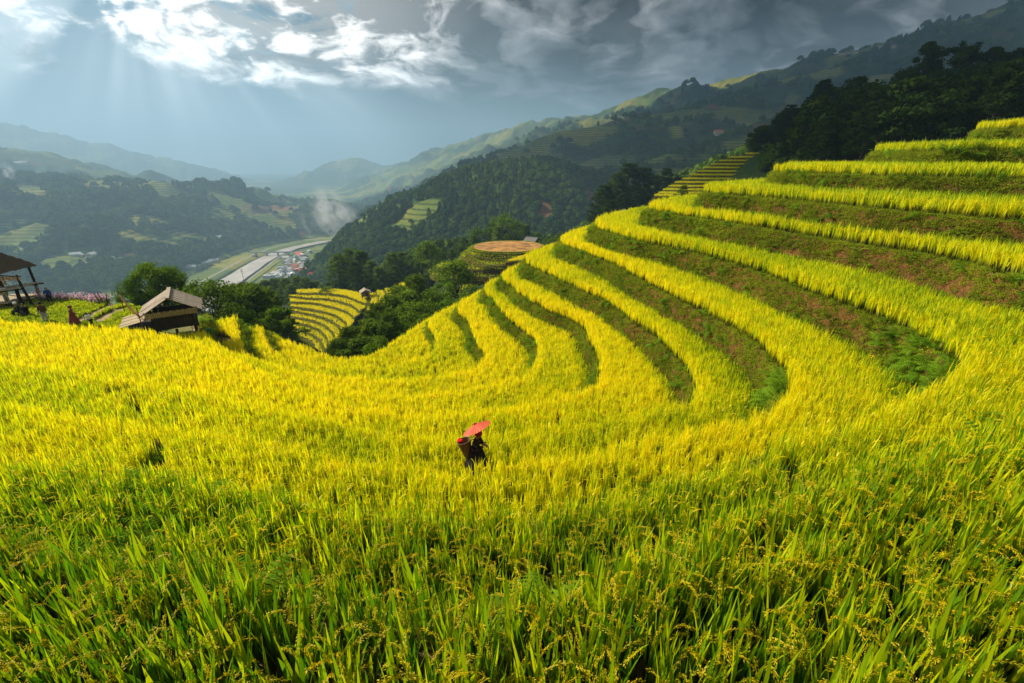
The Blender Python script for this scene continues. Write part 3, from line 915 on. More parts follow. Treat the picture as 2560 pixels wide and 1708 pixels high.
me.loops.add(FQ.size); me.loops.foreach_set('vertex_index', FQ.astype(np.int32).ravel())
me.polygons.add(len(FQ)); me.polygons.foreach_set('loop_start', np.arange(0, FQ.size, 4, dtype=np.int32))
me.polygons.foreach_set('use_smooth', np.ones(len(FQ), bool))
me.update(calc_edges=True)
me.materials.append(M_LAND)
set_pc(me, np.column_stack([CF, CFI, CS]))
hills = link("hills", me); hills['kind'] = 'structure'

def ground_z(x, y):
    return float(land(np.array([x]), np.array([y]))[0])

# river
def rivermat():
    M = bpy.data.materials.new("river_water"); M.use_nodes = True
    t = NT(M.node_tree); b = t.n['Principled BSDF']
    ge = t.new('ShaderNodeNewGeometry').outputs['Position']
    n = t.noise(ge, .03, 4, .6); n2_ = t.noise(ge, .12, 3, .6)
    c = t.mix(t.rng(n, .35, .65), (.50, .43, .35), (.36, .31, .26))
    t.l.new(c, b.inputs['Base Color']); b.inputs['Roughness'].default_value = .32
    bp = t.new('ShaderNodeBump'); bp.inputs['Strength'].default_value = .25; bp.inputs['Distance'].default_value = .5
    t.l.new(t.noise(ge, .4, 4, .6), bp.inputs['Height']); t.l.new(bp.outputs[0], b.inputs['Normal'])
    return M
nrm = normals2d(RIV_D)
wv = np.interp(np.arange(160), [0, 60, 110, 159], [23, 20, 16, 14])[:, None] * (1 + .12 * (fbm(np.arange(160) * .11, np.zeros(160), 6, 3)[:, None] - .5))
V, F = strip_mesh([z3(RIV_D + nrm * wv, RIVER_Z + .9), z3(RIV_D, RIVER_Z + .9), z3(RIV_D - nrm * wv, RIVER_Z + .9)])
tag(link("river", np_mesh("river", V, F, rivermat())), kind='structure')
# riverside road, both banks
M_ROAD = mat("pale_road", (.30, .27, .22), .9, .25, .05)
for sgn_, off, wd_ in ((1, 44, 2.4), (-1, 40, 2.2)):
    c = RIV_D + nrm * sgn_ * (wv + off - 25)
    zz = np.maximum(RIVER_Z + 3.0, land(c[:, 0], c[:, 1]) * 0 + RIVER_Z + 5.4)
    V, F = strip_mesh([z3(c + nrm * wd_, zz), z3(c - nrm * wd_, zz)])
    tag(link("valley_road", np_mesh("valley_road", V, F, M_ROAD)), kind='structure')

# ------------------------------------------------------------------ haze: pale air round everything
def haze_box():
    M = bpy.data.materials.new("haze_air"); M.use_nodes = True
    t = NT(M.node_tree); t.n.clear()
    out = t.new('ShaderNodeOutputMaterial'); pv = t.new('ShaderNodeVolumePrincipled')
    pv.inputs['Color'].default_value = (.38, .59, .82, 1)
    pv.inputs['Density'].default_value = 2.7e-4
    pv.inputs['Anisotropy'].default_value = .15
    t.l.new(pv.outputs[0], out.inputs['Volume'])
    zt = float(GZ.max()) + 60
    mb = MB(); mb.box((0, 0, (zt + RIVER_Z - 30) / 2), (20000, 20000, zt - RIVER_Z + 30))
    o = mb.build("haze", M); tag(o, "pale blue haze filling the whole valley air", "haze", kind='stuff')
    return o
haze_box()

# ------------------------------------------------------------------ unseen cloud banks added up-sun of the valley to shade the right-hand hills
def cloud(center, size, seed, n=16, thin=.15):
    r = random.Random(seed); bm = bmesh.new()
    for i in range(n):
        c = Vector((r.gauss(0, .42) * size[0], r.gauss(0, .42) * size[1], r.uniform(-.3, .5) * size[2])); rad = r.uniform(.28, .55)
        m = Matrix.Translation(c) @ Matrix.Diagonal((rad * size[0], rad * size[1], size[2] * rad, 1))
        bmesh.ops.create_icosphere(bm, subdivisions=3, radius=1.0, matrix=m)
    for v in bm.verts:
        k = fbm(np.array([v.co.x / size[2] * 1.3]), np.array([v.co.y / size[2] * 1.3 + v.co.z / size[2]]), seed, 3)[0]
        v.co += v.normal * (k - .5) * size[2] * .6
    me = bpy.data.meshes.new("cloud"); bm.to_mesh(me); bm.free()
    M = bpy.data.materials.get("cloud_vapour")
    if M is None:
        M = bpy.data.materials.new("cloud_vapour"); M.use_nodes = True
        t = NT(M.node_tree); b_ = t.n['Principled BSDF']; b_.inputs['Base Color'].default_value = (.8, .82, .85, 1); b_.inputs['Roughness'].default_value = 1
        tr = t.new('ShaderNodeBsdfTransparent'); mx = t.new('ShaderNodeMixShader')
        ge = t.new('ShaderNodeNewGeometry').outputs['Position']
        mx.inputs[0].default_value = 1; t.l.new(t.rng(t.noise(ge, .012, 4, .6), .3, .55, .34, .74), mx.inputs[0])
        t.l.new(tr.outputs[0], mx.inputs[1]); t.l.new(b_.outputs[0], mx.inputs[2]); t.l.new(mx.outputs[0], t.n['Material Output'].inputs[0])
    me.materials.append(M); me.polygons.foreach_set('use_smooth', [True] * len(me.polygons))
    o = link("cloud", me, loc=center); return o
def upsun(x, y, z, h): k = (h - z) / SUN_DIR.z; return (x + SUN_DIR.x * k, y + SUN_DIR.y * k, h)
CLOUD_H = float(GZ.max()) + 420
for i, (x, y, z, sx, sy) in enumerate([(168, 110, 10, 112, 58), (470, 780, 20, 500, 330), (1100, 1500, 150, 1100, 700), (360, 340, -20, 220, 120), (92, 152, 0, 42, 24)]):
    o = cloud(upsun(x, y, z, CLOUD_H + 60 * i), (sx, sy, 60 + .12 * sx), 500 + i)
    tag(o, "unseen grey cloud added high up-sun to shade the right-hand hills", "cloud", "unseen clouds shading the hills", 'stuff')
# ================================================================== weeds and ferns on the banks
M_WEED = leafmat("weed_leaf", {'leaf': [(.085, .11, .010), (.21, .27, .016), (.40, .44, .024)]}, trans=.45, gloss=.0)
M_FERN = leafmat("fern_leaf", {'leaf': [(.05, .12, .008), (.12, .25, .012), (.22, .36, .02)]}, trans=.45, gloss=.0)

def quad(V, F, A, c, n, u, w_, l_, att):
    s_ = n.cross(u)
    if s_.length < 1e-5: s_ = n.orthogonal()
    s_.normalize(); o = len(V)
    V.extend([c - u * l_ * .5, c + s_ * w_ * .5, c + u * l_ * .5, c - s_ * w_ * .5]); F.append((o, o + 1, o + 2, o + 3)); A.extend([att] * 4)

def rvec(r): return Vector((r.gauss(0, 1), r.gauss(0, 1), r.gauss(0, 1))).normalized()

def weed_clump(seed):
    r = random.Random(seed); V, F, A = [], [], []
    for i in range(80):
        c = Vector((r.gauss(0, .14), r.gauss(0, .14), abs(r.gauss(.06, .06))))
        n = (rvec(r) + Vector((0, 0, .6))).normalized(); u = (rvec(r)); u = (u - n * u.dot(n)).normalized()
        s_ = r.uniform(.03, .07)
        quad(V, F, A, c, n, u, s_ * .7, s_ * 1.3, (0, .5, r.random()))
    for i in range(7):   # a few upright blades
        c = Vector((r.gauss(0, .12), r.gauss(0, .12), .13)); u = (Vector((r.gauss(0, .3), r.gauss(0, .3), 1))).normalized()
        quad(V, F, A, c, u.orthogonal(), u, .02, r.uniform(.2, .38), (0, .5, r.random()))
    me = bpy.data.meshes.new("weed"); me.from_pydata([tuple(v) for v in V], [], F); me.materials.append(M_WEED); set_pc(me, A); return me

def fern_clump(seed):
    r = random.Random(seed); V, F, A = [], [], []
    for f in range(9):
        az_ = r.uniform(0, 6.283); d = Vector((math.cos(az_), math.sin(az_), 0)); s_ = Vector((-d.y, d.x, 0))
        p = Vector((0, 0, .02)); ang = r.uniform(.35, .7); L = r.uniform(.5, .85); n = 12; rnd = r.random()
        for i in range(n):
            t_ = i / n; st = (d * math.sin(ang) + Vector((0, 0, math.cos(ang)))) * (L / n)
            pl = .17 * math.sin(math.pi * min(1, .12 + t_ * .9)) * (L / .7)
            for sg in (1, -1):
                o = len(V); tip = p + s_ * sg * pl + st * .9 - Vector((0, 0, pl * .25))
                V.extend([p, p + st * .75, tip]); F.append((o, o + 1, o + 2)); A.extend([(0, .5, rnd)] * 3)
            p = p + st; ang += .13
    me = bpy.data.meshes.new("fern"); me.from_pydata([tuple(v) for v in V], [], F); me.materials.append(M_FERN); set_pc(me, A); return me

weed_coll = bpy.data.collections.new("weed_sources")
for i in range(5): weed_coll.objects.link(bpy.data.objects.new("weed_source_a%d" % i, weed_clump(i)))
for i in range(3): weed_coll.objects.link(bpy.data.objects.new("weed_source_b%d" % i, fern_clump(20 + i)))
G_WEED = scatter_group(weed_coll)

WL = {5: "tangled ferns and weeds on the red earth bank at the right of the spur", 6: "lush ferns and weeds on the tall red earth bank curling into the bowl"}
FERN_SPOTS = [(pz(2330, 930, -5.8), 1.9), (pz(2490, 1110, -4.4), 1.0), (pz(2440, 800, -4.6), 3.0), (pz(2540, 900, -4.4), 1.5), (pz(1930, 1000, -7.3), 1.2)]
for k in range(1, 14):
    e, ft = EDGE[k], FOOT[k] if k < 13 else EDGE[13] + (FOOT[13] - EDGE[13]) * 3
    zb = ZL[k + 1] if k < 13 else ZL[k] - 2.6
    r = np.random.default_rng(300 + k)
    d = np.linalg.norm(np.diff(e, axis=0), axis=1)
    cum = np.r_[0, np.cumsum(d)]
    H = math.hypot(ZL[k] - zb, .4)
    n = int(cum[-1] * H * 84)
    t = np.sort(r.random(n)) * cum[-1]
    s_ = r.beta(1.1, 1.25, n); s_ = np.where(r.random(n) < .16, -.55 * r.random(n), s_)
    ex = np.stack([np.interp(t, cum, e[:, i]) for i in (0, 1)], 1); fx = np.stack([np.interp(t, cum, ft[:, i]) for i in (0, 1)], 1)
    P = np.column_stack([ex * (1 - s_)[:, None] + fx * s_[:, None], np.minimum(ZL[k], ZL[k] * (1 - s_) + zb * s_)])
    P = P[in_view(P)] if len(P) else P
    s2 = (ZL[k] - P[:, 2]) / (ZL[k] - zb)
    msk = fbm(P[:, 0] * .7, P[:, 1] * .7 + P[:, 2] * .3, 61, 3) + .55 * (fbm(P[:, 0] * 2.5, P[:, 1] * 2.5 + P[:, 2] * 2, 62, 2) - .5)
    keep = msk > .06 + .30 * s2
    P, s2 = P[keep], s2[keep]
    n = len(P); dist = np.linalg.norm(P, axis=1)
    idx = r.integers(0, 5, n)
    fern = np.zeros(n)
    for (fx_, fy_), fr in FERN_SPOTS: fern = np.maximum(fern, sstep(fr, fr * .3, np.hypot(P[:, 0] - fx_, P[:, 1] - fy_)))
    isf = r.random(n) < np.maximum(fern * .22, .018)
    idx = np.where(isf, r.integers(5, 8, n), idx)
    scl = np.where(isf, .42 + .4 * r.random(n) + .15 * fern, .34 + .42 * r.random(n)) * np.clip(dist / 26, 1, 1.5)
    rot = np.stack([r.normal(0, .35, n), r.normal(0, .35, n), r.random(n) * 6.283], 1)
    tint = np.clip(.62 + .5 * (fbm(P[:, 0] * .7, P[:, 1] * .7, 64, 3) - .5) + .25 * fern - .15 * s2 + r.normal(0, .12, n), 0, 1)
    o = scatter("bank_weeds", G_WEED, P, idx, rot, scl, tint)
    tag(o, WL.get(k, "low weeds and grass covering the earth bank under a rice terrace"), "weeds", kind='stuff')
    if k not in WL: o['group'] = "weeds on the terrace banks"

# ferns along the track in the left field and along bank tops in the foreground
r = np.random.default_rng(55)
def level_at(x, y):      # terrace level under a plan point: the highest terrace whose edge is not yet crossed
    best, bk = 1e9, 5
    for k in range(4, 13):
        d = np.min((EDGE[k][:, 0] - x) ** 2 + (EDGE[k][:, 1] - y) ** 2)
        if d < best: best, bk = d, k
    e = EDGE[bk]; j = int(np.argmin((e[:, 0] - x) ** 2 + (e[:, 1] - y) ** 2))
    j0, j1 = max(0, j - 1), min(len(e) - 1, j + 1)
    t = e[j1] - e[j0]; nn = np.array([-t[1], t[0]]) * DOWNSGN
    below = np.dot(np.array([x, y]) - e[j], nn) > 0
    return bk + 1 if below else bk
P = []
for p in TRACK_D:
    if fbm(np.array([p[0] * 1.3]), np.array([p[1] * 1.3]), 7, 2)[0] < .5: continue
    for _ in range(4):
        x, y = p + r.normal(0, .2, 2)
        P.append((x, y, ZL[level_at(x, y)]))
for x, y in [pz(2490, 1110, -5.2), pz(340, 1352, -4.7), pz(620, 1420, -4.0), pz(400, 1200, -6.0)]:
    for _ in range(9):
        a, b = x + r.normal(0, .22), y + r.normal(0, .22)
        P.append((a, b, ZL[level_at(a, b)] + .25))
P = np.array(P); n = len(P)
o = scatter("fern_tuft", G_WEED, P, r.integers(3, 8, n), np.stack([r.normal(0, .2, n), r.normal(0, .2, n), r.random(n) * 6.28], 1), .55 + .4 * r.random(n), .65 + .35 * r.random(n))
tag(o, "pale ferns growing along the narrow gap through the left rice field", "fern", kind='stuff')

# ================================================================== trees
M_BARK = mat("bark", (.075, .05, .033), .95, .5, 4, .6)
LEAF = {
 'broad': leafmat("broad_leaf", {'leaf': [(.035, .075, .008), (.13, .215, .014), (.30, .40, .022)]}, trans=.38, tint=False, gloss=.0),
 'bright': leafmat("bright_leaf", {'leaf': [(.05, .11, .008), (.12, .22, .012), (.24, .34, .016)]}, trans=.42, tint=False, gloss=.0),
 'pine': leafmat("pine_needle", {'leaf': [(.036, .070, .010), (.12, .19, .018), (.26, .35, .026)]}, trans=.34, tint=False, gloss=.0),
 'dark': leafmat("dark_leaf", {'leaf': [(.011, .024, .006), (.026, .054, .008), (.075, .11, .015)]}, trans=.3, tint=False, gloss=.0)}

def mk(name, V, F, A, m):
    me = bpy.data.meshes.new(name); me.from_pydata([tuple(v) for v in V], [], F); me.materials.append(m); set_pc(me, A); return me

def broad_tree(seed, wide=.42, low=.25, nblob=26, per=120, leaf=.045, m='broad', trunk_lean=.06):
    """unit-height tree: (trunk mesh, crown mesh)"""
    r = random.Random(seed); V, F, A = [], [], []; tb = MB()
    lean = Vector((r.uniform(-1, 1), r.uniform(-1, 1), 0)) * trunk_lean
    top = Vector((lean.x, lean.y, .62))
    tb.tube([(0, 0, -.04), lean * .3 + Vector((0, 0, .2)), lean * .6 + Vector((0, 0, .42)), top], [.030, .022, .015, .006], 7)
    for b in range(nblob):
        a = r.uniform(0, 6.283); h = r.random()
        env = math.sin(math.pi * min(1, .12 + .86 * h)) ** .7
        rad = wide * env * math.sqrt(r.uniform(.08, 1)) * .82
        c = Vector((math.cos(a) * rad, math.sin(a) * rad, low + (1 - low) * (.10 + .82 * h))) + lean * h
        br = r.uniform(.075, .15) * (.8 + .5 * wide)
        cb = r.random()
        if rad > .08:
            st = lean * .5 + Vector((0, 0, low * .6 + .28 * h)); tb.tube([st, (st + c) / 2 + Vector((0, 0, -.02)), c], [.010, .006, .002], 5)
        for i in range(per):
            d = rvec(r); d.z = d.z * .75 + .12
            p = c + d * br * r.uniform(.45, 1.12)
            n = (d + rvec(r) * .8).normalized(); u = rvec(r); u = (u - n * u.dot(n)).normalized(); s_ = leaf * r.uniform(.6, 1.25)
            quad(V, F, A, p, n, u, s_ * .62, s_, (0, .5, min(1, max(0, cb * .55 + r.random() * .45))))
    return tb.mesh("trunk", M_BARK, True), mk("crown", V, F, A, LEAF[m])

def pine_tree(seed, wide=.24, low=.28, whorls=11, m='pine', needle=.075, per=15):
    r = random.Random(seed); V, F, A = [], [], []; tb = MB()
    bend = Vector((r.uniform(-1, 1), r.uniform(-1, 1), 0)) * .035
    def axis(h): return bend * math.sin(h * 3) + Vector((0, 0, h))
    tb.tube([axis(h) - Vector((0, 0, .03 if h == 0 else 0)) for h in (0, .25, .5, .75, .97)], [.019, .015, .011, .007, .002], 7)
    for w_ in range(whorls):
        h = low + (1 - low) * (w_ + r.uniform(-.3, .3)) / (whorls - .4)
        hn = (h - low) / (1 - low); env = (1 - hn) ** .55 * (.55 + .45 * math.sin(min(1, hn * 3 + .25) * 1.57))
        nb = r.randint(5, 7); a0 = r.uniform(0, 6.28)
        for b in range(nb):
            a = a0 + b * 6.283 / nb + r.uniform(-.35, .35); L = wide * env * r.uniform(.65, 1.12) + .015
            d = Vector((math.cos(a), math.sin(a), 0)); st = axis(min(.97, h)); rise = r.uniform(.05, .5)
            tip = st + d * L + Vector((0, 0, L * rise)); mid = st + d * L * .5 + Vector((0, 0, L * rise * .35 - .004))
            tb.tube([st, mid, tip], [.005, .0035, .001], 4, caps=False)
            cb = r.random()
            for s_ in (.45, .7, .88, 1.0):
                c = (st * (1 - s_) ** 2 + mid * 2 * s_ * (1 - s_) + tip * s_ * s_) + rvec(r) * .012
                for i in range(per):
                    u = (rvec(r) + Vector((0, 0, .55)) + d * .25).normalized(); n = u.orthogonal()
                    l_ = needle * r.uniform(.6, 1.1)
                    quad(V, F, A, c + u * l_ * .42, n, u, needle * .17, l_, (0, .5, min(1, max(0, cb * .5 + r.random() * .5))))
    c = axis(.97)
    for i in range(26):
        u = (rvec(r) + Vector((0, 0, .9))).normalized(); quad(V, F, A, c + u * .02, u.orthogonal(), u, needle * .17, needle, (0, .5, r.random()))
    return tb.mesh("trunk", M_BARK, True), mk("crown", V, F, A, LEAF[m])

KIND = {
 'broad': [broad_tree(s, .46, .20, 27, 150, .036) for s in (1, 2, 3)],
 'bright': [broad_tree(s, .60, .10, 62, 140, .040, 'bright') for s in (4, 5)],
 'bush': [broad_tree(s, .55, .04, 16, 150, .058, 'broad', .02) for s in (6, 7, 8)],
 'brightbush': [broad_tree(s, .52, .04, 15, 150, .058, 'bright', .02) for s in (9, 10)],
 'pine': [pine_tree(s) for s in (11, 12, 13, 14)],
 'youngpine': [pine_tree(s, .34, .06, 9, 'pine', .11, 15) for s in (15, 16)],
 'darkpine': [pine_tree(s, .23, .2, 11, 'dark', .08, 13) for s in (17, 18)],
 'dark': [broad_tree(s, .44, .06, 32, 120, .06, 'dark') for s in (19, 20, 21, 22)],
 'slender': [broad_tree(s, .24, .38, 20, 110, .04, 'broad') for s in (23, 24)],
 'umbrella': [broad_tree(25, .62, .62, 16, 100, .06, 'dark')],
}
TREE_NAME = {'broad': 'broadleaf_tree', 'bright': 'broadleaf_tree', 'bush': 'bush', 'brightbush': 'bush', 'pine': 'pine_tree', 'youngpine': 'young_pine', 'darkpine': 'dark_pine', 'dark': 'forest_tree', 'slender': 'slender_tree', 'umbrella': 'forest_tree'}
rt = random.Random(99)
N_TREES = 0
def plant(x, y, kind, height, label, group=None, z=None, var=None, wide=1.0, cat=None):
    global N_TREES
    if z is None: z = ground_z(x, y)
    ms = KIND[kind]; tr, cr = ms[rt.randrange(len(ms)) if var is None else var]
    o = empty(TREE_NAME[kind], (x, y, z - .05), rt.uniform(0, 6.283))
    o.scale = (height * wide, height * wide, height)
    link("trunk", tr, o); link("crown", cr, o)
    tag(o, label, cat or ("bush" if 'bush' in kind else "tree"), group)
    N_TREES += 1
    return o
def plant_px(px, ytop, depth, kind, label, group=None, hmin=2.0, hmax=30, wide=1.0, var=None, cat=None):
    d = ray(px * S, ytop * S) * depth
    z0 = ground_z(d[0], d[1])
    h = min(hmax, max(hmin, d[2] - z0))
    return plant(d[0], d[1], kind, h, label, group, d[2] - h if h == hmax else z0, var, wide, cat)

# by the hut
plant_px(335, 602, 45, 'bright', "bright green spreading tree behind the plank-roofed hut", wide=.95, hmax=9, var=0)
plant_px(296, 640, 44, 'bright', "lower sunlit tree at the left of the spreading tree behind the hut", wide=.8, hmax=8, var=1)
plant_px(385, 612, 46, 'bright', "leafy green tree between the spreading tree and the hut's ridge", wide=.8, hmax=9, var=1)
plant_px(425, 622, 47, 'broad', "darker broadleaf tree just behind the hut's ridge", wide=1.05, hmax=9, var=0)
plant_px(465, 640, 45, 'broad', "dark shaded tree leaning over the right side of the hut", wide=1.05, hmax=8, var=1)
for x, y, d in [(522, 668, 52), (548, 655, 58), (575, 660, 56), (590, 665, 60), (566, 676, 54)]:
    plant_px(x, y, d, 'pine', "green pine in the row between the plank-roofed hut and the yellow amphitheatre", "pines beyond the hut", hmax=14, wide=1.35)
for x, y, d in [(606, 645, 178), (628, 640, 182), (652, 640, 178), (676, 636, 184), (700, 640, 180), (722, 646, 184), (616, 660, 170), (664, 655, 172)]:
    plant_px(x, y, d, 'pine', "pine standing on the rim at the left end of the yellow amphitheatre", "pines at the amphitheatre's left end", hmax=13, wide=1.35)
for i, (x, y, d) in enumerate([(545, 716, 44), (568, 712, 46), (600, 716, 48), (622, 708, 50), (586, 738, 42.5), (632, 735, 50), (556, 744, 41), (640, 705, 54)]):
    plant_px(x, y, d, 'brightbush' if i % 2 else 'bush', "round green bush between the pines and the rice strips by the hut", "bushes below the hut", hmax=4.5, hmin=1.6, wide=.95)
plant_px(742, 647, 150, 'bush', "single round bush on the rim behind the yellow amphitheatre", hmax=5)
for x, y, d in [(776, 586, 166), (800, 574, 170), (826, 576, 166), (850, 600, 162), (868, 612, 160), (812, 600, 158)]:
    plant_px(x, y, d, 'pine', "tall dark pine in the clump behind the yellow amphitheatre", "tall pines behind the amphitheatre", hmax=17, wide=1.3)
for x, y, d in [(898, 582, 178), (920, 580, 182), (942, 588, 178), (1012, 578, 178), (1036, 572, 184), (1056, 566, 188), (1075, 560, 190), (905, 610, 165)]:
    plant_px(x, y, d, 'pine', "pine on the slope left of the harvested brown knoll", "pines left of the brown knoll", hmax=15, wide=1.25)
plant_px(962, 562, 150, 'slender', "slender tree with bare lower trunk above the tree clump", hmax=13, wide=1.1, var=0)
plant_px(986, 557, 148, 'slender', "tall slender tree with paired trunks beside the round dark tree", hmax=14, wide=1.2, var=1)
plant_px(1048, 597, 82, 'broad', "big round dark tree at the foot of the brown knoll", hmax=11, wide=1.25, var=2)
plant_px(1015, 640, 76, 'brightbush', "bright yellow-green bush beside the big round dark tree", hmax=5)
clump = [(800, 752, 46, 'pine'), (838, 738, 50, 'pine'), (772, 782, 42.5, 'pine'), (868, 700, 56, 'pine'), (900, 682, 62, 'pine'), (932, 672, 64, 'pine'), (952, 635, 74, 'pine'), (985, 672, 64, 'bush'), (826, 776, 43.5, 'youngpine'), (882, 748, 48, 'pine'),
 (918, 728, 51, 'bush'), (948, 712, 54, 'bush'), (996, 700, 58, 'bush'), (906, 778, 43.5, 'bush'), (850, 792, 42, 'brightbush'), (870, 772, 44, 'broad'), (940, 752, 46.5, 'brightbush'), (975, 725, 51, 'bush'), (1010, 718, 52, 'bush'), (1030, 690, 60, 'brightbush'),
 (1062, 690, 60, 'bush'), (965, 690, 58, 'broad'), (920, 700, 56, 'broad'), (890, 720, 52, 'pine'), (815, 800, 41.5, 'bush'), (785, 805, 41, 'youngpine'), (1075, 672, 66, 'bush'), (1000, 662, 68, 'broad'), (935, 760, 45.5, 'bush'), (858, 745, 49, 'youngpine'), (980, 745, 48, 'bush'), (910, 655, 72, 'broad')]
CL = {'pine': ("pine in the tree clump just beyond the rim of the rice bowl", "pines below the bowl"), 'youngpine': ("low bushy young pine at the edge of the rice bowl", "young pines below the bowl"), 'bush': ("dark green bush in the clump beyond the bowl's rim", "dark bushes below the bowl"),
      'brightbush': ("light green sunlit bush in the clump beyond the bowl's rim", "light bushes below the bowl"), 'broad': ("round-headed broadleaf tree in the clump beyond the bowl's rim", "broadleaf trees below the bowl")}
for x, y, d, kd in clump:
    plant_px(x, y, d, kd, *CL[kd], hmin=3.0, hmax=10, wide=1.35 if 'pine' in kd else 1.1)
for x, y, d in [(1100, 522, 200), (1130, 508, 196), (1156, 490, 190), (1180, 506, 195), (1206, 516, 200), (1085, 540, 196), (1062, 545, 200), (1232, 532, 190), (1142, 520, 185)]:
    plant_px(x, y, d, 'pine' if x % 4 else 'broad', "dark tree in the row right behind the harvested brown knoll", "trees behind the brown knoll", hmax=15, wide=1.25)
for x, y, d in [(1262, 538, 172), (1285, 530, 176), (1310, 545, 166)]:
    plant_px(x, y, d, 'bush', "leafy dark bush beside the grey-roofed hut on the knoll", "bushes by the knoll hut", hmax=8)
for x, y, d in [(1392, 425, 186), (1420, 402, 186), (1448, 376, 190), (1478, 386, 194), (1502, 402, 190), (1432, 445, 172), (1470, 432, 172), (1400, 460, 165), (1532, 388, 204), (1556, 402, 206), (1585, 405, 206), (1620, 395, 210), (1655, 385, 214), (1510, 440, 165), (1380, 462, 178)]:
    plant_px(x, y, d, 'darkpine', "near-black conifer in the stand left of the stepped terraces", "dark conifers by the stepped terraces", hmax=22, wide=1.45)
plant_px(1392, 476, 128, 'dark', "small dome-shaped tree at the lower end of the stepped terraces", hmax=7, var=0)
plant_px(1570, 425, 96, 'youngpine', "young pine standing on the terrace rim before the stepped terraces", hmax=4.5, hmin=2.5)
plant_px(1525, 450, 92, 'youngpine', "small young pine at the left foot of the stepped terraces", hmax=3.2, hmin=1.8)
for x, y, d in [(1355, 535, 100), (1375, 520, 98), (1440, 490, 94), (1490, 470, 92), (1465, 478, 96), (1410, 505, 96), (1800, 375, 100), (1790, 392, 92), (1830, 380, 86)]:
    plant_px(x, y, d, 'bush', "scrubby bush on the rim behind the spur's rice", "bushes along the spur's rim", hmin=1.4, hmax=3.6)
plant_px(1895, 186, 142, 'darkpine', "lone flat-topped pine standing clear on the forest slope", hmax=15, wide=1.6, var=0)
plant_px(1818, 240, 150, 'darkpine', "tall black conifer at the left edge of the dark forest", hmax=22, wide=1.5, var=1)
plant_px(1752, 292, 205, 'darkpine', "dark pine standing behind the top of the stepped terraces", hmax=22, wide=1.5, var=0)
plant_px(2138, 96, 140, 'dark', "round-headed tree rising highest on the forest skyline", hmax=13, var=1)
plant_px(2210, 100, 142, 'umbrella', "umbrella-shaped tree on the forest skyline", hmax=9, wide=1.0)
# the dark forest over the top terraces
rf = np.random.default_rng(12)
placed = []
tries = 0
while len(placed) < 235 and tries < 9000:
    tries += 1
    px = rf.uniform(1780, 2560); dep = rf.uniform(70, 146)
    x = (px * S - CX) / FPX * dep; y = dep * .99
    if placed and min((x - a) ** 2 + (y - b) ** 2 for a, b in placed) < 3.2 ** 2: continue
    z = ground_z(x, y)
    yd = CY - FPX * ((z * CP + y * SP) / (y * CP - z * SP))
    if yd / S > 402 - max(0, px - 1830) * .17: continue          # keep the terraces themselves free
    placed.append((x, y))
    kd = 'darkpine' if rf.random() < .10 else 'dark'
    rowt = "front-row dark tree of the forest" if dep < 96 else ("dark tree in the thick of the forest" if dep < 124 else "dark tree high up in the forest")
    colt = "near the flight of steps" if px < 1960 else ("below the umbrella-shaped skyline tree" if px < 2260 else "above the short topmost terrace")
    if kd == 'darkpine': rowt = rowt.replace("dark tree", "dark pine")
    plant(x, y, kd, rf.uniform(7.5, 12), rowt + " " + colt, rowt + ", " + colt, z, wide=rf.uniform(.95, 1.25) * (1.3 if kd == 'darkpine' else 1))
for i in range(60):
    px = rf.uniform(1690, 1880); dep = rf.uniform(172, 215) if px < 1800 else rf.uniform(88, 170)
    x = (px * S - CX) / FPX * dep; y = dep * .99
    plant(x, y, 'dark', rf.uniform(7, 11), "dark tree crowding in behind the flight of narrow rice steps", "trees behind the flight of steps", wide=1.2)
for i in range(40):
    px = rf.uniform(1735, 1850); dep = rf.uniform(86, 156)
    x = (px * S - CX) / FPX * dep; y = dep * .99; z = ground_z(x, y)
    if CY - FPX * (((z + 2) * CP + y * SP) / (y * CP - (z + 2) * SP)) < 338 * S: continue
    plant(x, y, 'bush' if i % 3 else 'dark', rf.uniform(2.0, 3.8), "scrub bush on the slope right of the flight of rice steps", "scrub beside the flight of steps", z, cat="bush")
print("trees", N_TREES, len(placed))

# ------------------------------------------------------------------ woods on the hills beyond: one mass each
def far_crown(seed, n, m, conif):
    r = random.Random(seed); V, F, A = [], [], []
    for i in range(n):
        if conif:
            h = r.random() ** .8; rad = .30 * (1 - h) ** .7 + .03; a = r.uniform(0, 6.283); d = Vector((math.cos(a), math.sin(a), .25)); c = Vector((d.x * rad, d.y * rad, .06 + .92 * h))
        else:
            d = rvec(r); d.z = abs(d.z) * 1.1 - .25; c = Vector((d.x * .46, d.y * .46, .48 + d.z * .48)) * 1.0
            c += rvec(r) * .06
        nrm_ = (d + rvec(r) * .5).normalized(); u = rvec(r); u = (u - nrm_ * u.dot(nrm_)).normalized(); s_ = r.uniform(.15, .26)
        quad(V, F, A, c, nrm_, u, s_ * .8, s_, (0, .5, r.random()))
    return mk("far_crown", V, F, A, m)
M_FAR = leafmat("far_wood_leaf", {'leaf': [(.022, .050, .010), (.060, .110, .016), (.15, .21, .025)]}, trans=.25, gloss=.0)
wood_coll = bpy.data.collections.new("wood_sources")
for i in range(4): wood_coll.objects.link(bpy.data.objects.new("wood_source_a%d" % i, far_crown(i, 150, M_FAR, False)))
for i in range(3): wood_coll.objects.link(bpy.data.objects.new("wood_source_b%d" % i, far_crown(40 + i, 150, M_FAR, True)))
G_WOOD = scatter_group(wood_coll)
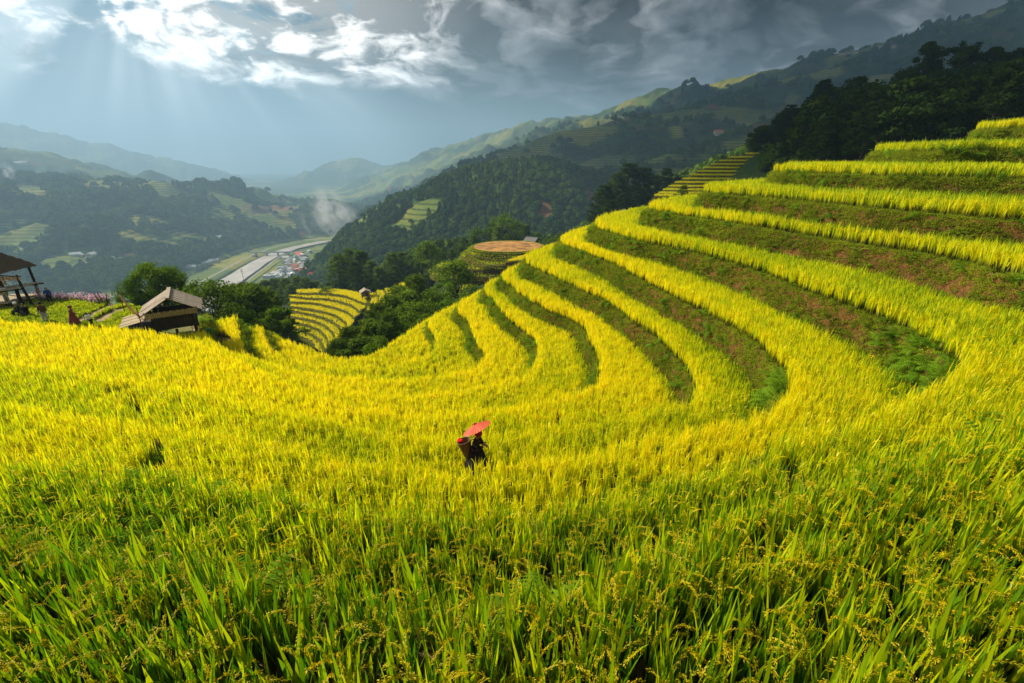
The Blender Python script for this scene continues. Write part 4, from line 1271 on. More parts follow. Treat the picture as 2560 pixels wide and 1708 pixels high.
def wood(name, n, az0, az1, r0, r1, size, label, seed, conif=.3, dens=1.0):
    g = np.random.default_rng(seed)
    a = np.radians(g.uniform(az0, az1, n)); rr_ = np.exp(g.uniform(math.log(r0), math.log(r1), n))
    X, Y = np.sin(a) * rr_, np.cos(a) * rr_
    Z = land(X, Y); cf, fi, so, dr = cover(X, Y, Z)
    hedge = g.random(n) < .035
    k = ((cf > .5) | hedge) & (fbm(X / 28, Y / 28, 95, 3) > .26) & (dr > 75)
    k &= ~((Z < RIVER_Z + 4) & (g.random(n) > .12))
    X, Y, Z, rr_ = X[k], Y[k], Z[k], rr_[k]; m = len(X)
    sz = size * (.65 + .7 * g.random(m)) * np.clip(rr_ / 900, .85, 2.2)
    idx = np.where(g.random(m) < conif * sstep(.4, .6, fbm(X / 80, Y / 80, 33, 2)) * 2, g.integers(4, 7, m), g.integers(0, 4, m))
    tint = np.clip(.5 + .9 * (fbm(X / 70, Y / 70, 44, 4) - .5) + g.normal(0, .12, m), 0, 1)
    o = scatter(name, G_WOOD, np.column_stack([X, Y, Z - .1 * sz]), idx, np.stack([np.zeros(m), np.zeros(m), g.random(m) * 6.28], 1), np.stack([sz * 1.05, sz * 1.05, sz], 1), tint)
    tag(o, label, "forest", kind='stuff')
wood("distant_wood", 9000, -30, 14, 215, 760, 8.5, "dense dark wood covering the rounded hill beyond the terraces", 1, .45)
wood("distant_wood", 9000, -6, 52, 230, 2300, 9.5, "patchy wood on the mountainside rising to the right", 2, .3)
wood("distant_wood", 17000, -53, -4, 640, 2300, 10.0, "hazy wooded slopes on the far side of the river valley", 3, .15)
wood("distant_wood", 5000, -53, -8, 170, 640, 8.0, "wood on the hillside falling away behind the hut", 4, .25)
# ================================================================== terraces in the middle distance
def terrace_set(edges, back, name_label, seed, sp=.42, tint=.85, n=90, batter=.25, bank_last=1.2, rice=True, skip=(), wscale=1.9, wobble=.15, weeds=True):
    """edges: list of (plan points (m,2), z), highest first; back: plan line behind the highest"""
    E = [(wob(catmull([tuple(p) for p in e], n), seed + i, wobble, .35), z) for i, (e, z) in enumerate(edges)]
    B = catmull([tuple(p) for p in back], n)
    allP = []
    WP = []
    for i, (e, z) in enumerate(E):
        if i == 0: inner = B
        else:
            ue, uz = E[i - 1]; dv = e - ue; L = np.linalg.norm(dv, axis=1)[:, None] + 1e-6
            inner = ue + dv / L * np.minimum(batter * (uz - z), L * .8)
        V, F = strip_mesh([z3(e, z), z3((e + inner) / 2, z), z3(inner, z)])
        o = link("terrace_field", np_mesh("terrace_field", V, F, M_SOIL)); o['kind'] = 'structure'
        zb = E[i + 1][1] if i + 1 < len(E) else z - bank_last
        dv = (E[i + 1][0] - e) if i + 1 < len(E) else (e - inner); L = np.linalg.norm(dv, axis=1)[:, None] + 1e-6
        ft = e + dv / L * (np.minimum(batter * (z - zb), L * .8) if i + 1 < len(E) else .5)
        rows = []
        for s_ in (0, .35, .7, 1.0):
            c = e * (1 - s_) + ft * s_; zz = z * (1 - s_) + zb * s_
            rows.append(z3(c + normals2d(c) * ((fbm(c[:, 0] * .9, c[:, 1] * .9 + zz, seed + 5, 3) - .5) * .3 * (s_ > 0))[:, None], zz + (.01 if s_ == 0 else -.03 * (s_ == 1))))
            if s_ in (.35, .7): WP.append(rows[-1])
        V, F = strip_mesh(rows)
        o = link("terrace_bank", np_mesh("terrace_bank", V, F, M_BANK)); o['kind'] = 'structure'
        if rice and i not in skip: allP.append(rice_points(e, inner, z, sp, seed * 7 + i, .1, .15))
    g = np.random.default_rng(seed)
    if rice and allP:
        P = np.vstack(allP)[:, :3]; m = len(P)
        tn = np.clip(tint + .25 * (fbm(P[:, 0] * .15, P[:, 1] * .15, seed, 3) - .5) + g.normal(0, .04, m), 0, 1)
        hs = .92 + .2 * g.random(m)
        o = scatter("rice_crop", G_RICE, P, 2 * NV + g.integers(0, NV, m), np.stack([g.normal(0, .06, m), g.normal(0, .06, m), g.random(m) * 6.28], 1), np.stack([hs * wscale, hs * wscale, hs], 1), tn)
        tag(o, name_label, "rice", kind='stuff')
    if weeds:
        P = np.vstack(WP); P = P[g.random(len(P)) < .8]; m = len(P)
        o = scatter("bank_weeds", G_WEED, P, g.integers(0, 5, m), np.stack([g.normal(0, .3, m), g.normal(0, .3, m), g.random(m) * 6.28], 1), 1.5 + g.random(m), np.clip(.5 + g.normal(0, .2, m), 0, 1))
        tag(o, "low weeds and grass covering the earth bank under a rice terrace", "weeds", "weeds on the terrace banks", 'stuff')
    return E

def c3(x, y): return (x / 3.672 + 480, y / 3.672 + 700)
def c1(x, y): return (x / 2.53 + 960, y / 2.53 + 500)
def c2(x, y): return (x / 1.96 + 1560, y / 1.96 + 300)

# --- A: the yellow amphitheatre beyond the ravine
A_PX = [[(970, 125), (1200, 128), (1400, 150), (1600, 225)],
 [(890, 150), (1050, 170), (1250, 180), (1450, 230), (1540, 290)],
 [(905, 205), (1100, 215), (1300, 255), (1430, 300), (1490, 350)],
 [(905, 245), (1100, 275), (1300, 320), (1410, 390), (1440, 450)],
 [(870, 285), (1050, 310), (1250, 365), (1350, 430), (1375, 500)],
 [(840, 325), (1050, 365), (1200, 410), (1300, 490), (1320, 560)],
 [(820, 375), (1000, 405), (1150, 450), (1240, 530), (1262, 610)],
 [(790, 430), (950, 450), (1080, 490), (1180, 560), (1222, 650)],
 [(770, 480), (900, 490), (1040, 540), (1120, 600), (1150, 680)],
 [(800, 530), (930, 560), (1040, 610), (1090, 670)]]
A_E = []
for j, pts in enumerate(A_PX):
    z = -40.4 - .85 * j
    A_E.append(([pz(*c3(x, y + 3), z) for x, y in pts], z))
A_BACK = [pz(*c3(x, y), -40.4) for x, y in [(960, 100), (1200, 92), (1420, 104), (1610, 150)]]
terrace_set(A_E, A_BACK, "ripe golden rice on the curved steps of the amphitheatre beyond the ravine", 210, tint=.92, skip=(9,))
# field climbing away to its right
AR = []
for j, (b, m_, t_) in enumerate([((1890, 160), (1915, 95), (1900, 48)), ((1815, 200), (1850, 125), (1838, 70)), ((1750, 255), (1790, 155), (1768, 88)), ((1690, 300), (1722, 190), (1690, 108)), ((1600, 310), (1640, 190), (1585, 132))]):
    z = -36.4 - .8 * j
    AR.append(([pz(*c3(*p), z) for p in (b, m_, t_)], z))
ARB = [pz(*c3(*p), -36.4) for p in [(2010, 90), (2000, 50), (1980, 20)]]
terrace_set(AR, ARB, "yellow rice in strips climbing to the right of the amphitheatre", 220, tint=.9, n=50)

# --- B: the harvested knoll
BC = np.array(pz(*c1(785, 293), -24.0))
BR = pz(*c1(1000, 300), -24.0)[0] - BC[0]
def ring(r, a0, a1, sx=1.0, sy=1.0, n=22):
    ex = lambda a: 1 + (r - BR) / BR * (.12 * math.cos(R(a)) ** 2 * (1 if math.cos(R(a)) < 0 else -.4) + .22 * math.sin(R(a) * 3 + r) + .22 * math.sin(R(a) * 5 - 2 * r)) + .05 * math.sin(R(a) * 2 + 1)
    return [(BC[0] + r * ex(a) * math.cos(R(a)), BC[1] + r * ex(a) * math.sin(R(a))) for a in np.linspace(a0, a1, n)]
def ring0(r, a0, a1, sx=1.0, sy=1.0, n=14):
    return [(BC[0] + r * sx * math.cos(R(a)), BC[1] + r * sy * math.sin(R(a))) for a in np.linspace(a0, a1, n)]
B_E = [(ring(BR, 160, 395), -24.0)] + [(ring(BR + 1.55 * j, 165 + 2 * j, 372 - j), -24.0 - 1.5 * j) for j in range(1, 7)]
B_BACK = [tuple(BC + (0, BR * .3))] * 2 + [tuple(BC + (0.1, BR * .3))]
M_DRY = mat("harvested_stubble", (.52, .26, .06), .95, .3, .45, .6, col2=(.17, .085, .03))  # dark second colour: stubble patches that also paint in tree shadow
g = np.random.default_rng(4)
V = []; F = []
top = np.array(ring(BR - .15, 0, 360, n=61))[:-1]
V = [(BC[0], BC[1], -23.55)]
for t_ in (.25, .5, .75, 1.0):
    for x, y in top:
        x2, y2 = BC[0] + (x - BC[0]) * t_, BC[1] + (y - BC[1]) * t_
        V.append((x2, y2, -23.95 + .40 * (1 - t_ ** 2) + (.35 * (float(fbm(np.array([x2 * .5]), np.array([y2 * .5]), 3, 3)[0]) - .5) if t_ < 1 else 0)))
F = [(0, 1 + i, 1 + (i + 1) % 60, 1 + (i + 1) % 60) for i in range(60)]
F = [(0, 1 + i, 1 + (i + 1) % 60) for i in range(60)]
F4 = [(1 + j * 60 + i, 1 + (j + 1) * 60 + i, 1 + (j + 1) * 60 + (i + 1) % 60, 1 + j * 60 + (i + 1) % 60) for j in range(3) for i in range(60)]
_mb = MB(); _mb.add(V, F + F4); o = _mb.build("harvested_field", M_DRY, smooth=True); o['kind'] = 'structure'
terrace_set(B_E, B_BACK, "short green and yellow growth on the steps under the brown knoll", 230, sp=.55, tint=.58, skip=(0,), wobble=.5)
# low grassy rim of the knoll and its left flank
P = []
for r_, n_ in ((BR + .2, 420), (BR + .8, 420)):
    for a in np.linspace(0, 2 * math.pi, n_): q_ = ring(r_, math.degrees(a), math.degrees(a), n=1)[0]; P.append((q_[0] + g.normal(0, .15), q_[1] + g.normal(0, .15), -24.0 - (r_ - BR) * .5))
for i in range(3200):      # grassy flank
    a = math.radians(g.uniform(150, 285)); r_ = BR + 9.5 * g.random()
    q_ = ring(r_, math.degrees(a), math.degrees(a), n=1)[0]; P.append((q_[0] + g.normal(0, .2), q_[1] + g.normal(0, .2), -24.0 - (r_ - BR) * .97))
P = np.array(P); m = len(P)
tag(scatter("grass_rim", G_RICE, P, 2 * NV + g.integers(0, NV, m), np.stack([g.normal(0, .2, m), g.normal(0, .2, m), g.random(m) * 6.28], 1), np.stack([np.full(m, 1.2), np.full(m, 1.2), np.full(m, .38)], 1), np.full(m, .42)), "short bright grass along the rim of the brown knoll", "grass", kind='stuff')
# golden field right of the knoll
GF = [([pz(*c1(*p), -25.2) for p in [(770, 398), (900, 385), (1010, 362), (1130, 330)]], -25.2)]
GFB = [pz(*c1(*p), -25.2) for p in [(1010, 318), (1080, 292), (1180, 272), (1300, 235)]]
terrace_set(GF, GFB, "orange-gold ripe rice on the small flat right of the brown knoll", 240, tint=1.0, n=40, weeds=False)

# --- C: the narrow flight of steps under the forest
C_PX = [(700, 770, 150), (605, 745, 170), (522, 742, 189), (475, 725, 206), (440, 715, 224), (405, 700, 241), (370, 715, 259), (340, 640, 277), (300, 600, 296), (260, 520, 314), (235, 440, 333), (205, 420, 350), (185, 335, 367)]
C_E = []
for j, (x0, x1, y) in enumerate(C_PX):
    dep = 166 - 3.1 * j
    a = pd(*c2(x0, y), dep); z = a.z
    xs = [x0 - 12, x0 + .33 * (x1 - x0), x0 + .7 * (x1 - x0), x1 + 20]
    pts = []
    for i, x in enumerate(xs):
        p = pd(*c2(x, y), dep); pts.append((p.x, p.y + (1.6, -.3, -.5, .8)[i]))
    C_E.append((pts, z))
zt = C_E[0][1]
C_BACK = [(p[0], p[1] + 3.5) for p in C_E[0][0]]
terrace_set(C_E, C_BACK, "golden rice on the narrow flight of steps at the forest's edge", 250, tint=.8, n=60, wobble=.7)
# scraps of terrace on the rim below the flight
for i, (pts, dep) in enumerate([([(30, 458), (70, 452), (115, 446)], 92), ([(120, 432), (150, 425), (175, 420)], 96), ([(150, 385), (190, 380), (240, 372)], 104), ([(-85, 515), (-60, 510), (-35, 506)], 88)]):
    pl = [pd(*c2(*p), dep) for p in pts]; z = sum(p.z for p in pl) / 3
    terrace_set([([(p.x, p.y) for p in pl], z)], [(p.x + .6, p.y + 2.2) for p in pl], "short strip of golden rice on the rim below the flight of steps", 260 + i, tint=.95, n=12, bank_last=2.0, weeds=False)
for o in [o for o in COL.objects if o.get('label', '').startswith("short strip of golden rice")]: o['group'] = "rice strips on the rim"
# ================================================================== things: people, huts, houses
def hit(px, py, d0=40, d1=6000):
    """first point where the photo ray meets the land"""
    dd = np.geomspace(d0, d1, 700); d = ray(px, py)
    P = d[None] * dd[:, None]
    k = np.argmax(P[:, 2] < land(P[:, 0], P[:, 1]))
    return (Vector(P[k]), dd[k]) if k > 0 else (None, 0)

M_SKIN = mat("skin", (.36, .19, .12), .6, .15, 20)
M_BLACK = mat("indigo_black_cloth", (.006, .006, .012), .9, .4, 30, .2, col2=(.014, .012, .02))
M_HAIR = mat("black_hair", (.008, .006, .005), .5, .3, 40)

def skin_mesh(name, verts, edges, radii, m, sub=2):
    me = bpy.data.meshes.new(name); me.from_pydata([tuple(v) for v in verts], edges, [])
    o = bpy.data.objects.new(name, me); COL.objects.link(o)
    md = o.modifiers.new("skin", 'SKIN'); md.use_smooth_shade = True
    for i, sv in enumerate(me.skin_vertices[0].data):
        rr_ = radii[i]; sv.radius = rr_ if hasattr(rr_, '__len__') else (rr_, rr_)
        sv.use_root = (i == 0)
    s_ = o.modifiers.new("sub", 'SUBSURF'); s_.levels = sub; s_.render_levels = sub
    dg = bpy.context.evaluated_depsgraph_get(); dg.update()
    out = bpy.data.meshes.new_from_object(o.evaluated_get(dg))
    bpy.data.objects.remove(o); bpy.data.meshes.remove(me)
    out.name = name; out.materials.clear(); out.materials.append(m)
    return out

def join_mesh(name, meshes, m):
    bm = bmesh.new()
    for q_ in meshes: bm.from_mesh(q_)
    me = bpy.data.meshes.new(name); bm.to_mesh(me); bm.free(); me.materials.append(m)
    me.polygons.foreach_set('use_smooth', [True] * len(me.polygons))
    for f in me.polygons: f.material_index = 0
    return me

def head_mesh(c, fwd, sc=1.0):
    """a head with brow, nose, chin and ears; fwd = unit facing vector"""
    c = Vector(c); f = Vector(fwd).normalized(); s_ = f.cross(Vector((0, 0, 1))).normalized(); u = s_.cross(f)
    mb = MB(); n = 18; rows = 12
    for i in range(rows + 1):
        th = math.pi * i / rows; z = math.cos(th); r_ = math.sin(th)
        for k in range(n):
            a = 2 * math.pi * k / n; x = math.cos(a) * r_; y = math.sin(a) * r_
            fx, sx, uz = x * .098, y * .076, z * .118
            if z < -.2: fx *= 1 - .18 * (-z); sx *= 1 - .35 * (-z - .2)
            front = max(0, x) ** 6
            if abs(y) < .25 and -.35 < z < .1: fx += .022 * (1 - abs(y) / .25) * max(0, 1 - abs(z + .16) / .22)   # nose
            if abs(z - .08) < .12 and .25 < abs(y) < .6 and x > 0: fx -= .008                                       # eye sockets
            if z < -.62 and x > .2: fx += .010                                                                      # chin
            if abs(y) > .93 and abs(z) < .35 and abs(x) < .4: sx *= 1.16                                            # ears
            mb.v.append(tuple(c + (f * fx + s_ * sx + u * uz) * sc))
    for i in range(rows):
        for k in range(n): mb.f.append((i * n + k, i * n + (k + 1) % n, (i + 1) * n + (k + 1) % n, (i + 1) * n + k)); mb.mi.append(0)
    return mb.mesh("head")

def hand_mesh(wrist, dirv, palm_n, curl=.9, sc=1.0):
    wrist = Vector(wrist); d = Vector(dirv).normalized(); nrm_ = Vector(palm_n); nrm_ = (nrm_ - d * nrm_.dot(d)).normalized(); s_ = d.cross(nrm_)
    mb = MB(); w_ = .036 * sc
    mb.tube([wrist - d * .01, wrist + d * .04 * sc, wrist + d * .085 * sc], [.024 * sc, .034 * sc, .030 * sc], 8)
    for i, (off, L) in enumerate(((-.027, .062), (-.009, .072), (.009, .067), (.026, .052))):
        p = wrist + d * .082 * sc + s_ * off * sc; pts = [p]; ang = .15
        for j in range(3):
            p = p + (d * math.cos(ang) + nrm_ * math.sin(ang)) * L / 3 * sc * 1.1; pts.append(p); ang += curl * .7
        mb.tube(pts, [.0095 * sc, .009 * sc, .008 * sc, .006 * sc], 6)
    p = wrist + d * .03 * sc - s_ * .030 * sc
    mb.tube([p, p - s_ * .022 * sc + d * .018 * sc + nrm_ * .006, p - s_ * .024 * sc + d * .045 * sc + nrm_ * .022 * sc], [.011 * sc, .010 * sc, .007 * sc], 6)
    return mb.mesh("hand")

def build_person(loc, rz, H, J, jacket, lower, skirt=False, headgear=None, label="", cat="person", group=None, faceturn=(0, 1, 0), headgear_name="hat", palm=((0, 0, -1), (0, 0, -1)), hands=((0, .3, -1), (0, .3, -1))):
    """J: joint positions for a 1.6 m figure facing +Y; returns the Empty"""
    root = empty("person", loc, rz); k = H / 1.6
    P = lambda n: Vector(J[n]) * k
    names = ['pelvis', 'waist', 'chest', 'neck', 'headb', 'shl', 'ell', 'wrl', 'shr', 'elr', 'wrr', 'hipl', 'knl', 'anl', 'tol', 'hipr', 'knr', 'anr', 'tor']
    ed = [(0, 1), (1, 2), (2, 3), (3, 4), (2, 5), (5, 6), (6, 7), (2, 8), (8, 9), (9, 10), (0, 11), (11, 12), (12, 13), (13, 14), (0, 15), (15, 16), (16, 17), (17, 18)]
    rad = [(.125, .10), (.11, .085), (.135, .095), .048, .045, .06, .042, .027, .06, .042, .027, .082, .055, .036, .03, .082, .055, .036, .03]
    rad = [tuple(q_ * k for q_ in r_) if hasattr(r_, '__len__') else r_ * k for r_ in rad]
    b = skin_mesh("body", [P(n) for n in names], ed, rad, M_SKIN)
    hc = P('headb') + Vector((0, .015, .085)) * k
    hd = head_mesh(hc, faceturn, k)
    parts = [b, hd]
    for i, (wn, en) in enumerate((('wrl', 'ell'), ('wrr', 'elr'))):
        dv = (P(wn) - P(en)).normalized(); dv = (dv + Vector(hands[i]) * .001).normalized()
        parts.append(hand_mesh(P(wn), dv, palm[i], sc=k))
    link("body", join_mesh("body", parts, M_SKIN), root)
    # jacket
    jn = [0, 1, 2, 3, 5, 6, 7, 8, 9, 10]; mp = {o_: i for i, o_ in enumerate(jn)}
    je = [(0, 1), (1, 2), (2, 3), (2, 5), (5, 6), (6, 7), (2, 8), (8, 9), (9, 10)]
    jv = [P(names[i]) for i in jn]; jv[mp[0]] = P('pelvis') + Vector((0, 0, -.06)) * k
    jv[mp[3]] = P('neck') * .9 + P('chest') * .1
    jv[mp[7]] = P('ell') * .06 + P('wrl') * .94; jv[mp[10]] = P('elr') * .06 + P('wrr') * .94
    jr = [(.155, .125), (.135, .11), (.158, .118), .062, .078, .060, .046, .078, .060, .046]
    jr = [tuple(q_ * k for q_ in r_) if hasattr(r_, '__len__') else r_ * k for r_ in jr]
    link("jacket", skin_mesh("jacket", jv, [(mp[a], mp[c]) for a, c in je], jr, jacket), root)
    if skirt:
        mb = MB(); n = 40; hem = Vector(J.get('hem', (0, 0, .22))) * k; wz = P('waist') + Vector((0, 0, -.02)) * k
        rows = 9
        for i in range(rows):
            t = i / (rows - 1); c = wz.lerp(hem, t); r0 = (.135 + (.30 - .135) * t ** .85) * k
            for j in range(n):
                a = 2 * math.pi * j / n; pl = 1 + .07 * t * math.sin(a * 13 + 2 * t) + .05 * t * math.sin(a * 5 + 1)
                mb.v.append((c.x + math.cos(a) * r0 * pl * .86, c.y + math.sin(a) * r0 * pl * J.get('flare', 1.1), c.z + .03 * t * k * math.sin(a * 3)))
        for i in range(rows - 1):
            for j in range(n): mb.f.append((i * n + j, i * n + (j + 1) % n, (i + 1) * n + (j + 1) % n, (i + 1) * n + j)); mb.mi.append(0)
        mb.build("skirt", lower, root, smooth=True)
    else:
        tn = ['pelvis', 'hipl', 'knl', 'anl', 'hipr', 'knr', 'anr']; te = [(0, 1), (1, 2), (2, 3), (0, 4), (4, 5), (5, 6)]
        tr_ = [(.14, .115), .098, .074, .06, .098, .074, .06]; tr_ = [tuple(q_ * k for q_ in r_) if hasattr(r_, '__len__') else r_ * k for r_ in tr_]
        link("trousers", skin_mesh("trousers", [P(n) for n in tn], te, tr_, lower), root)
    # eyes and hair
    f = Vector(faceturn).normalized(); s_ = f.cross(Vector((0, 0, 1))).normalized()
    for sg in (-1, 1):
        MB().lathe([(0, -.009 * k), (.009 * k, -.004 * k), (.009 * k, .004 * k), (0, .009 * k)], 8, hc + (f * .087 + s_ * .032 * sg + Vector((0, 0, .012))) * k).build("eye", M_HAIR, root)
    hb = MB(); n = 18; rows = 7
    for i in range(rows + 1):
        th = (math.pi * .60) * i / rows
        for j in range(n):
            a = 2 * math.pi * j / n; x = math.cos(a); lim = th * (1 - .38 * max(0, x))
            hb.v.append(tuple(hc + (f * (math.cos(a) * math.sin(lim) * .110 - .008) + s_ * math.sin(a) * math.sin(lim) * .087 + Vector((0, 0, math.cos(lim) * .131))) * k))
    for i in range(rows):
        for j in range(n): hb.f.append((i * n + j, i * n + (j + 1) % n, (i + 1) * n + (j + 1) % n, (i + 1) * n + j)); hb.mi.append(0)
    hb.build("hair", M_HAIR, root, smooth=True)
    if headgear is not None:
        prof, m, dz = headgear
        MB().lathe([(r_ * k, z * k) for r_, z in prof], 18, hc + Vector((0, 0, dz)) * k).build(headgear_name, m, root, smooth=True)
    tag(root, label, cat, group)
    return root

STAND = dict(pelvis=(0, 0, .86), waist=(0, 0, 1.0), chest=(0, .01, 1.2), neck=(0, .01, 1.335), headb=(0, .02, 1.385), shl=(-.165, 0, 1.28), ell=(-.22, -.02, 1.03), wrl=(-.21, .08, .82), shr=(.165, 0, 1.28), elr=(.22, -.02, 1.03), wrr=(.21, .08, .82),
             hipl=(-.085, 0, .82), knl=(-.095, .03, .45), anl=(-.10, -.02, .07), tol=(-.11, .13, .03), hipr=(.085, 0, .82), knr=(.095, .03, .45), anr=(.10, -.02, .07), tor=(.11, .13, .03))
def pose(base=STAND, **kw): d = dict(base); d.update(kw); return d
SIT = pose(pelvis=(0, 0, .36), waist=(0, .02, .50), chest=(0, .06, .70), neck=(0, .09, .83), headb=(0, .11, .88), shl=(-.165, .05, .78), ell=(-.20, .16, .56), wrl=(-.10, .34, .46), shr=(.165, .05, .78), elr=(.20, .16, .56), wrr=(.10, .34, .46),
           hipl=(-.09, .03, .34), knl=(-.13, .40, .48), anl=(-.11, .42, .07), tol=(-.11, .56, .03), hipr=(.09, .03, .34), knr=(.13, .40, .48), anr=(.11, .42, .07), tor=(.11, .56, .03))

# ---------------------------------------------------------------- the woman with the paper umbrella
WZ = ZL[8]
WL_ = (PERSON_XY[0], PERSON_XY[1], WZ)
WRZ = R(-104)                         # faces to the right, a little towards the camera
M_PINK = mat("pink_headscarf", (.30, .012, .08), .8, .3, 20)
wpose = pose(chest=(0, .05, 1.19), neck=(0, .08, 1.32), headb=(0, .10, 1.365), waist=(0, .02, 1.0), shl=(-.16, .05, 1.27), shr=(.16, .05, 1.27), elr=(.20, .20, 1.05), wrr=(.11, .27, 1.16), ell=(-.20, .14, 1.03), wrl=(-.09, .27, 1.06),
             knl=(-.09, .16, .46), anl=(-.10, .22, .08), tol=(-.10, .36, .04), knr=(.09, .0, .46), anr=(.10, -.22, .10), tor=(.10, -.10, .04), hem=(0, .07, .22), flare=1.35)
woman = build_person(WL_, WRZ, 1.56, wpose, M_BLACK, M_BLACK, skirt=True, label="woman in black clothes walking through the rice under a red umbrella", headgear=([(.0, .135), (.06, .128), (.098, .085), (.112, .02), (.104, -.03), (.06, -.05)], M_PINK, .01), headgear_name="headscarf", faceturn=(0, 1, -.15))
WM = Matrix.Translation(WL_) @ Matrix.Rotation(WRZ, 4, 'Z')
M_SASH = mat("embroidered_sash", (.12, .02, .08), .8, .5, 60, col2=(.02, .02, .10))
sb = MB(); kk = 1.56 / 1.6
sb.lathe([(.140 * kk, -.03), (.146 * kk, 0), (.140 * kk, .03)], 20, (0, .02 * kk, .97 * kk)); sb.build("sash", M_SASH, woman, smooth=True)
sb = MB()
for sx in (-.10, .10):
    sb.tube([(sx, -.12, 1.20 * kk), (sx, -.02, 1.315 * kk), (sx, .13, 1.24 * kk), (sx * 1.1, .12, 1.05 * kk), (sx * 1.2, -.04, .95 * kk), (sx, -.13, .95 * kk)], .014, 6)
# umbrella
def paper_mat():
    M = bpy.data.materials.new("red_paper"); M.use_nodes = True; t = NT(M.node_tree); t.n.clear()
    out = t.new('ShaderNodeOutputMaterial'); d = t.new('ShaderNodeBsdfPrincipled'); tr = t.new('ShaderNodeBsdfTranslucent'); mx = t.new('ShaderNodeMixShader')
    n = t.noise(t.new('ShaderNodeTexCoord').outputs['Object'], 9, 4, .6)
    c = t.mix(t.rng(n, .35, .65), (.86, .13, .055), (.80, .16, .08))
    t.l.new(c, d.inputs['Base Color']); d.inputs['Roughness'].default_value = .34; t.l.new(c, tr.inputs[0]); mx.inputs[0].default_value = .4
    t.l.new(d.outputs[0], mx.inputs[1]); t.l.new(tr.outputs[0], mx.inputs[2]); t.l.new(mx.outputs[0], out.inputs[0]); return M
M_PAPER = paper_mat(); M_BAMBOO = mat("bamboo", (.30, .19, .08), .6, .4, 12)
hand_w = WM @ (Vector(wpose['wrr']) * kk + Vector((-.005, .045, .07)))
apex = WM @ Vector((.02, .08, 1.76))
axis = (apex - hand_w).normalized(); axis = (axis + Vector((-.16, .02, .12))).normalized()
hubp = Vector(apex)
um = empty("paper_umbrella", hand_w - axis * .12)
um.rotation_mode = 'QUATERNION'; um.rotation_quaternion = axis.to_track_quat('Z', 'Y')
Lu = (hubp - hand_w).length + .12
tilt = Matrix.Rotation(0, 3, 'X')
NRB = 28; RU, HU = .405, .135
mb = MB(); rows = 6
for i in range(rows + 1):
    t = i / rows
    for k_ in range(NRB * 2):
        a = math.pi * k_ / NRB; dip = 0 if k_ % 2 == 0 else .010 * t
        r_ = RU * t * (1 - (.012 if k_ % 2 else 0)); mb.v.append((math.cos(a) * r_, math.sin(a) * r_, Lu - HU * (t ** 1.12) - dip))
for i in range(rows):
    for k_ in range(NRB * 2): mb.f.append((i * NRB * 2 + k_, i * NRB * 2 + (k_ + 1) % (NRB * 2), (i + 1) * NRB * 2 + (k_ + 1) % (NRB * 2), (i + 1) * NRB * 2 + k_)); mb.mi.append(0)
_can = mb.build("canopy", M_PAPER, um)
MB().tube([(0, 0, 0), (0, 0, Lu - .01)], .008, 8).build("shaft", M_BAMBOO, um)
MB().lathe([(0, Lu + .045), (.014, Lu + .04), (.030, Lu + .012), (.052, Lu - .012), (.050, Lu - .018)], 14).build("cap", mat("dark_red_cap", (.42, .015, .01), .5, .2, 10), um, smooth=True)
rib = MB().bar((.01, 0, Lu - .014), (RU * .985, 0, Lu - HU * .985 - .004), .005, .004).mesh("rib", M_BAMBOO)
for k_ in range(NRB):
    o = link("rib", rib, _can, rot=(0, 0, 2 * math.pi * k_ / NRB))
tag(um, "open orange-red paper umbrella held over the woman in black", "umbrella")
# basket on her back
M_WICKER = mat("wicker", (.26, .135, .05), .8, .45, 40, .5, stretch=(1, 1, .25))
bk = empty("back_basket", WM @ Vector((0, -.205, .66)), WRZ); bk.rotation_euler = (R(14), 0, WRZ)
hb_, rt_, rb_ = .47, .185, .105
mb = MB(); nb_ = 15
prof = []
for i in range(nb_ + 1):
    t = i / nb_; r_ = rb_ + (rt_ - rb_) * t ** .9; prof += [(r_, hb_ * t), (r_ + .007, hb_ * (t + .5 / nb_))] if i < nb_ else [(r_, hb_)]
mb.lathe(prof, 28); mb.lathe([(rt_ - .008, hb_), (rb_ - .005, .012), (0, .012)], 28); mb.lathe([(0, 0), (rb_, 0)], 28)
_wv = mb.build("weave", M_WICKER, bk)
MB().lathe([(rt_ - .012, hb_ - .012), (rt_ - .012, hb_ + .012), (rt_ + .012, hb_ + .012), (rt_ + .012, hb_ - .012), (rt_ - .012, hb_ - .012)], 28).build("rim", mat("rim_cane", (.14, .08, .035), .7, .3, 20), bk)
for k_ in range(14):
    a = 2 * math.pi * k_ / 14; d = Vector((math.cos(a), math.sin(a), 0))
    MB().bar(d * (rb_ + .008) + Vector((0, 0, .004)), d * (rt_ + .008) + Vector((0, 0, hb_ - .01)), .010, .006, d).build("stave", M_WICKER, _wv)
_st = sb.build("strap", mat("black_strap", (.012, .011, .012), .8, .3, 20), bk, smooth=True)
_st.matrix_basis = (Matrix.Translation(bk.location) @ bk.rotation_euler.to_matrix().to_4x4()).inverted() @ WM
tag(bk, "tapered brown wicker basket carried on the woman's back", "basket")
rb = MB(); rr3 = random.Random(3)
for i in range(9):
    c = Vector((rr3.uniform(-.05, .05), -.10 + rr3.uniform(-.05, .05), hb_ - .01 + rr3.uniform(0, .05)))
    rb.lathe([(0, -.045), (.04, -.028), (.055, 0), (.04, .03), (0, .045)], 9, c, Matrix.Rotation(rr3.uniform(0, 3), 3, 'X'))
o = rb.build("red_bundle", mat("red_cloth", (.75, .012, .012), .8, .3, 20), None, smooth=True); o.matrix_world = Matrix.Translation(bk.location) @ bk.rotation_euler.to_matrix().to_4x4()
tag(o, "bright red cloth bundle stuffed into the top of the woman's basket", "bundle")

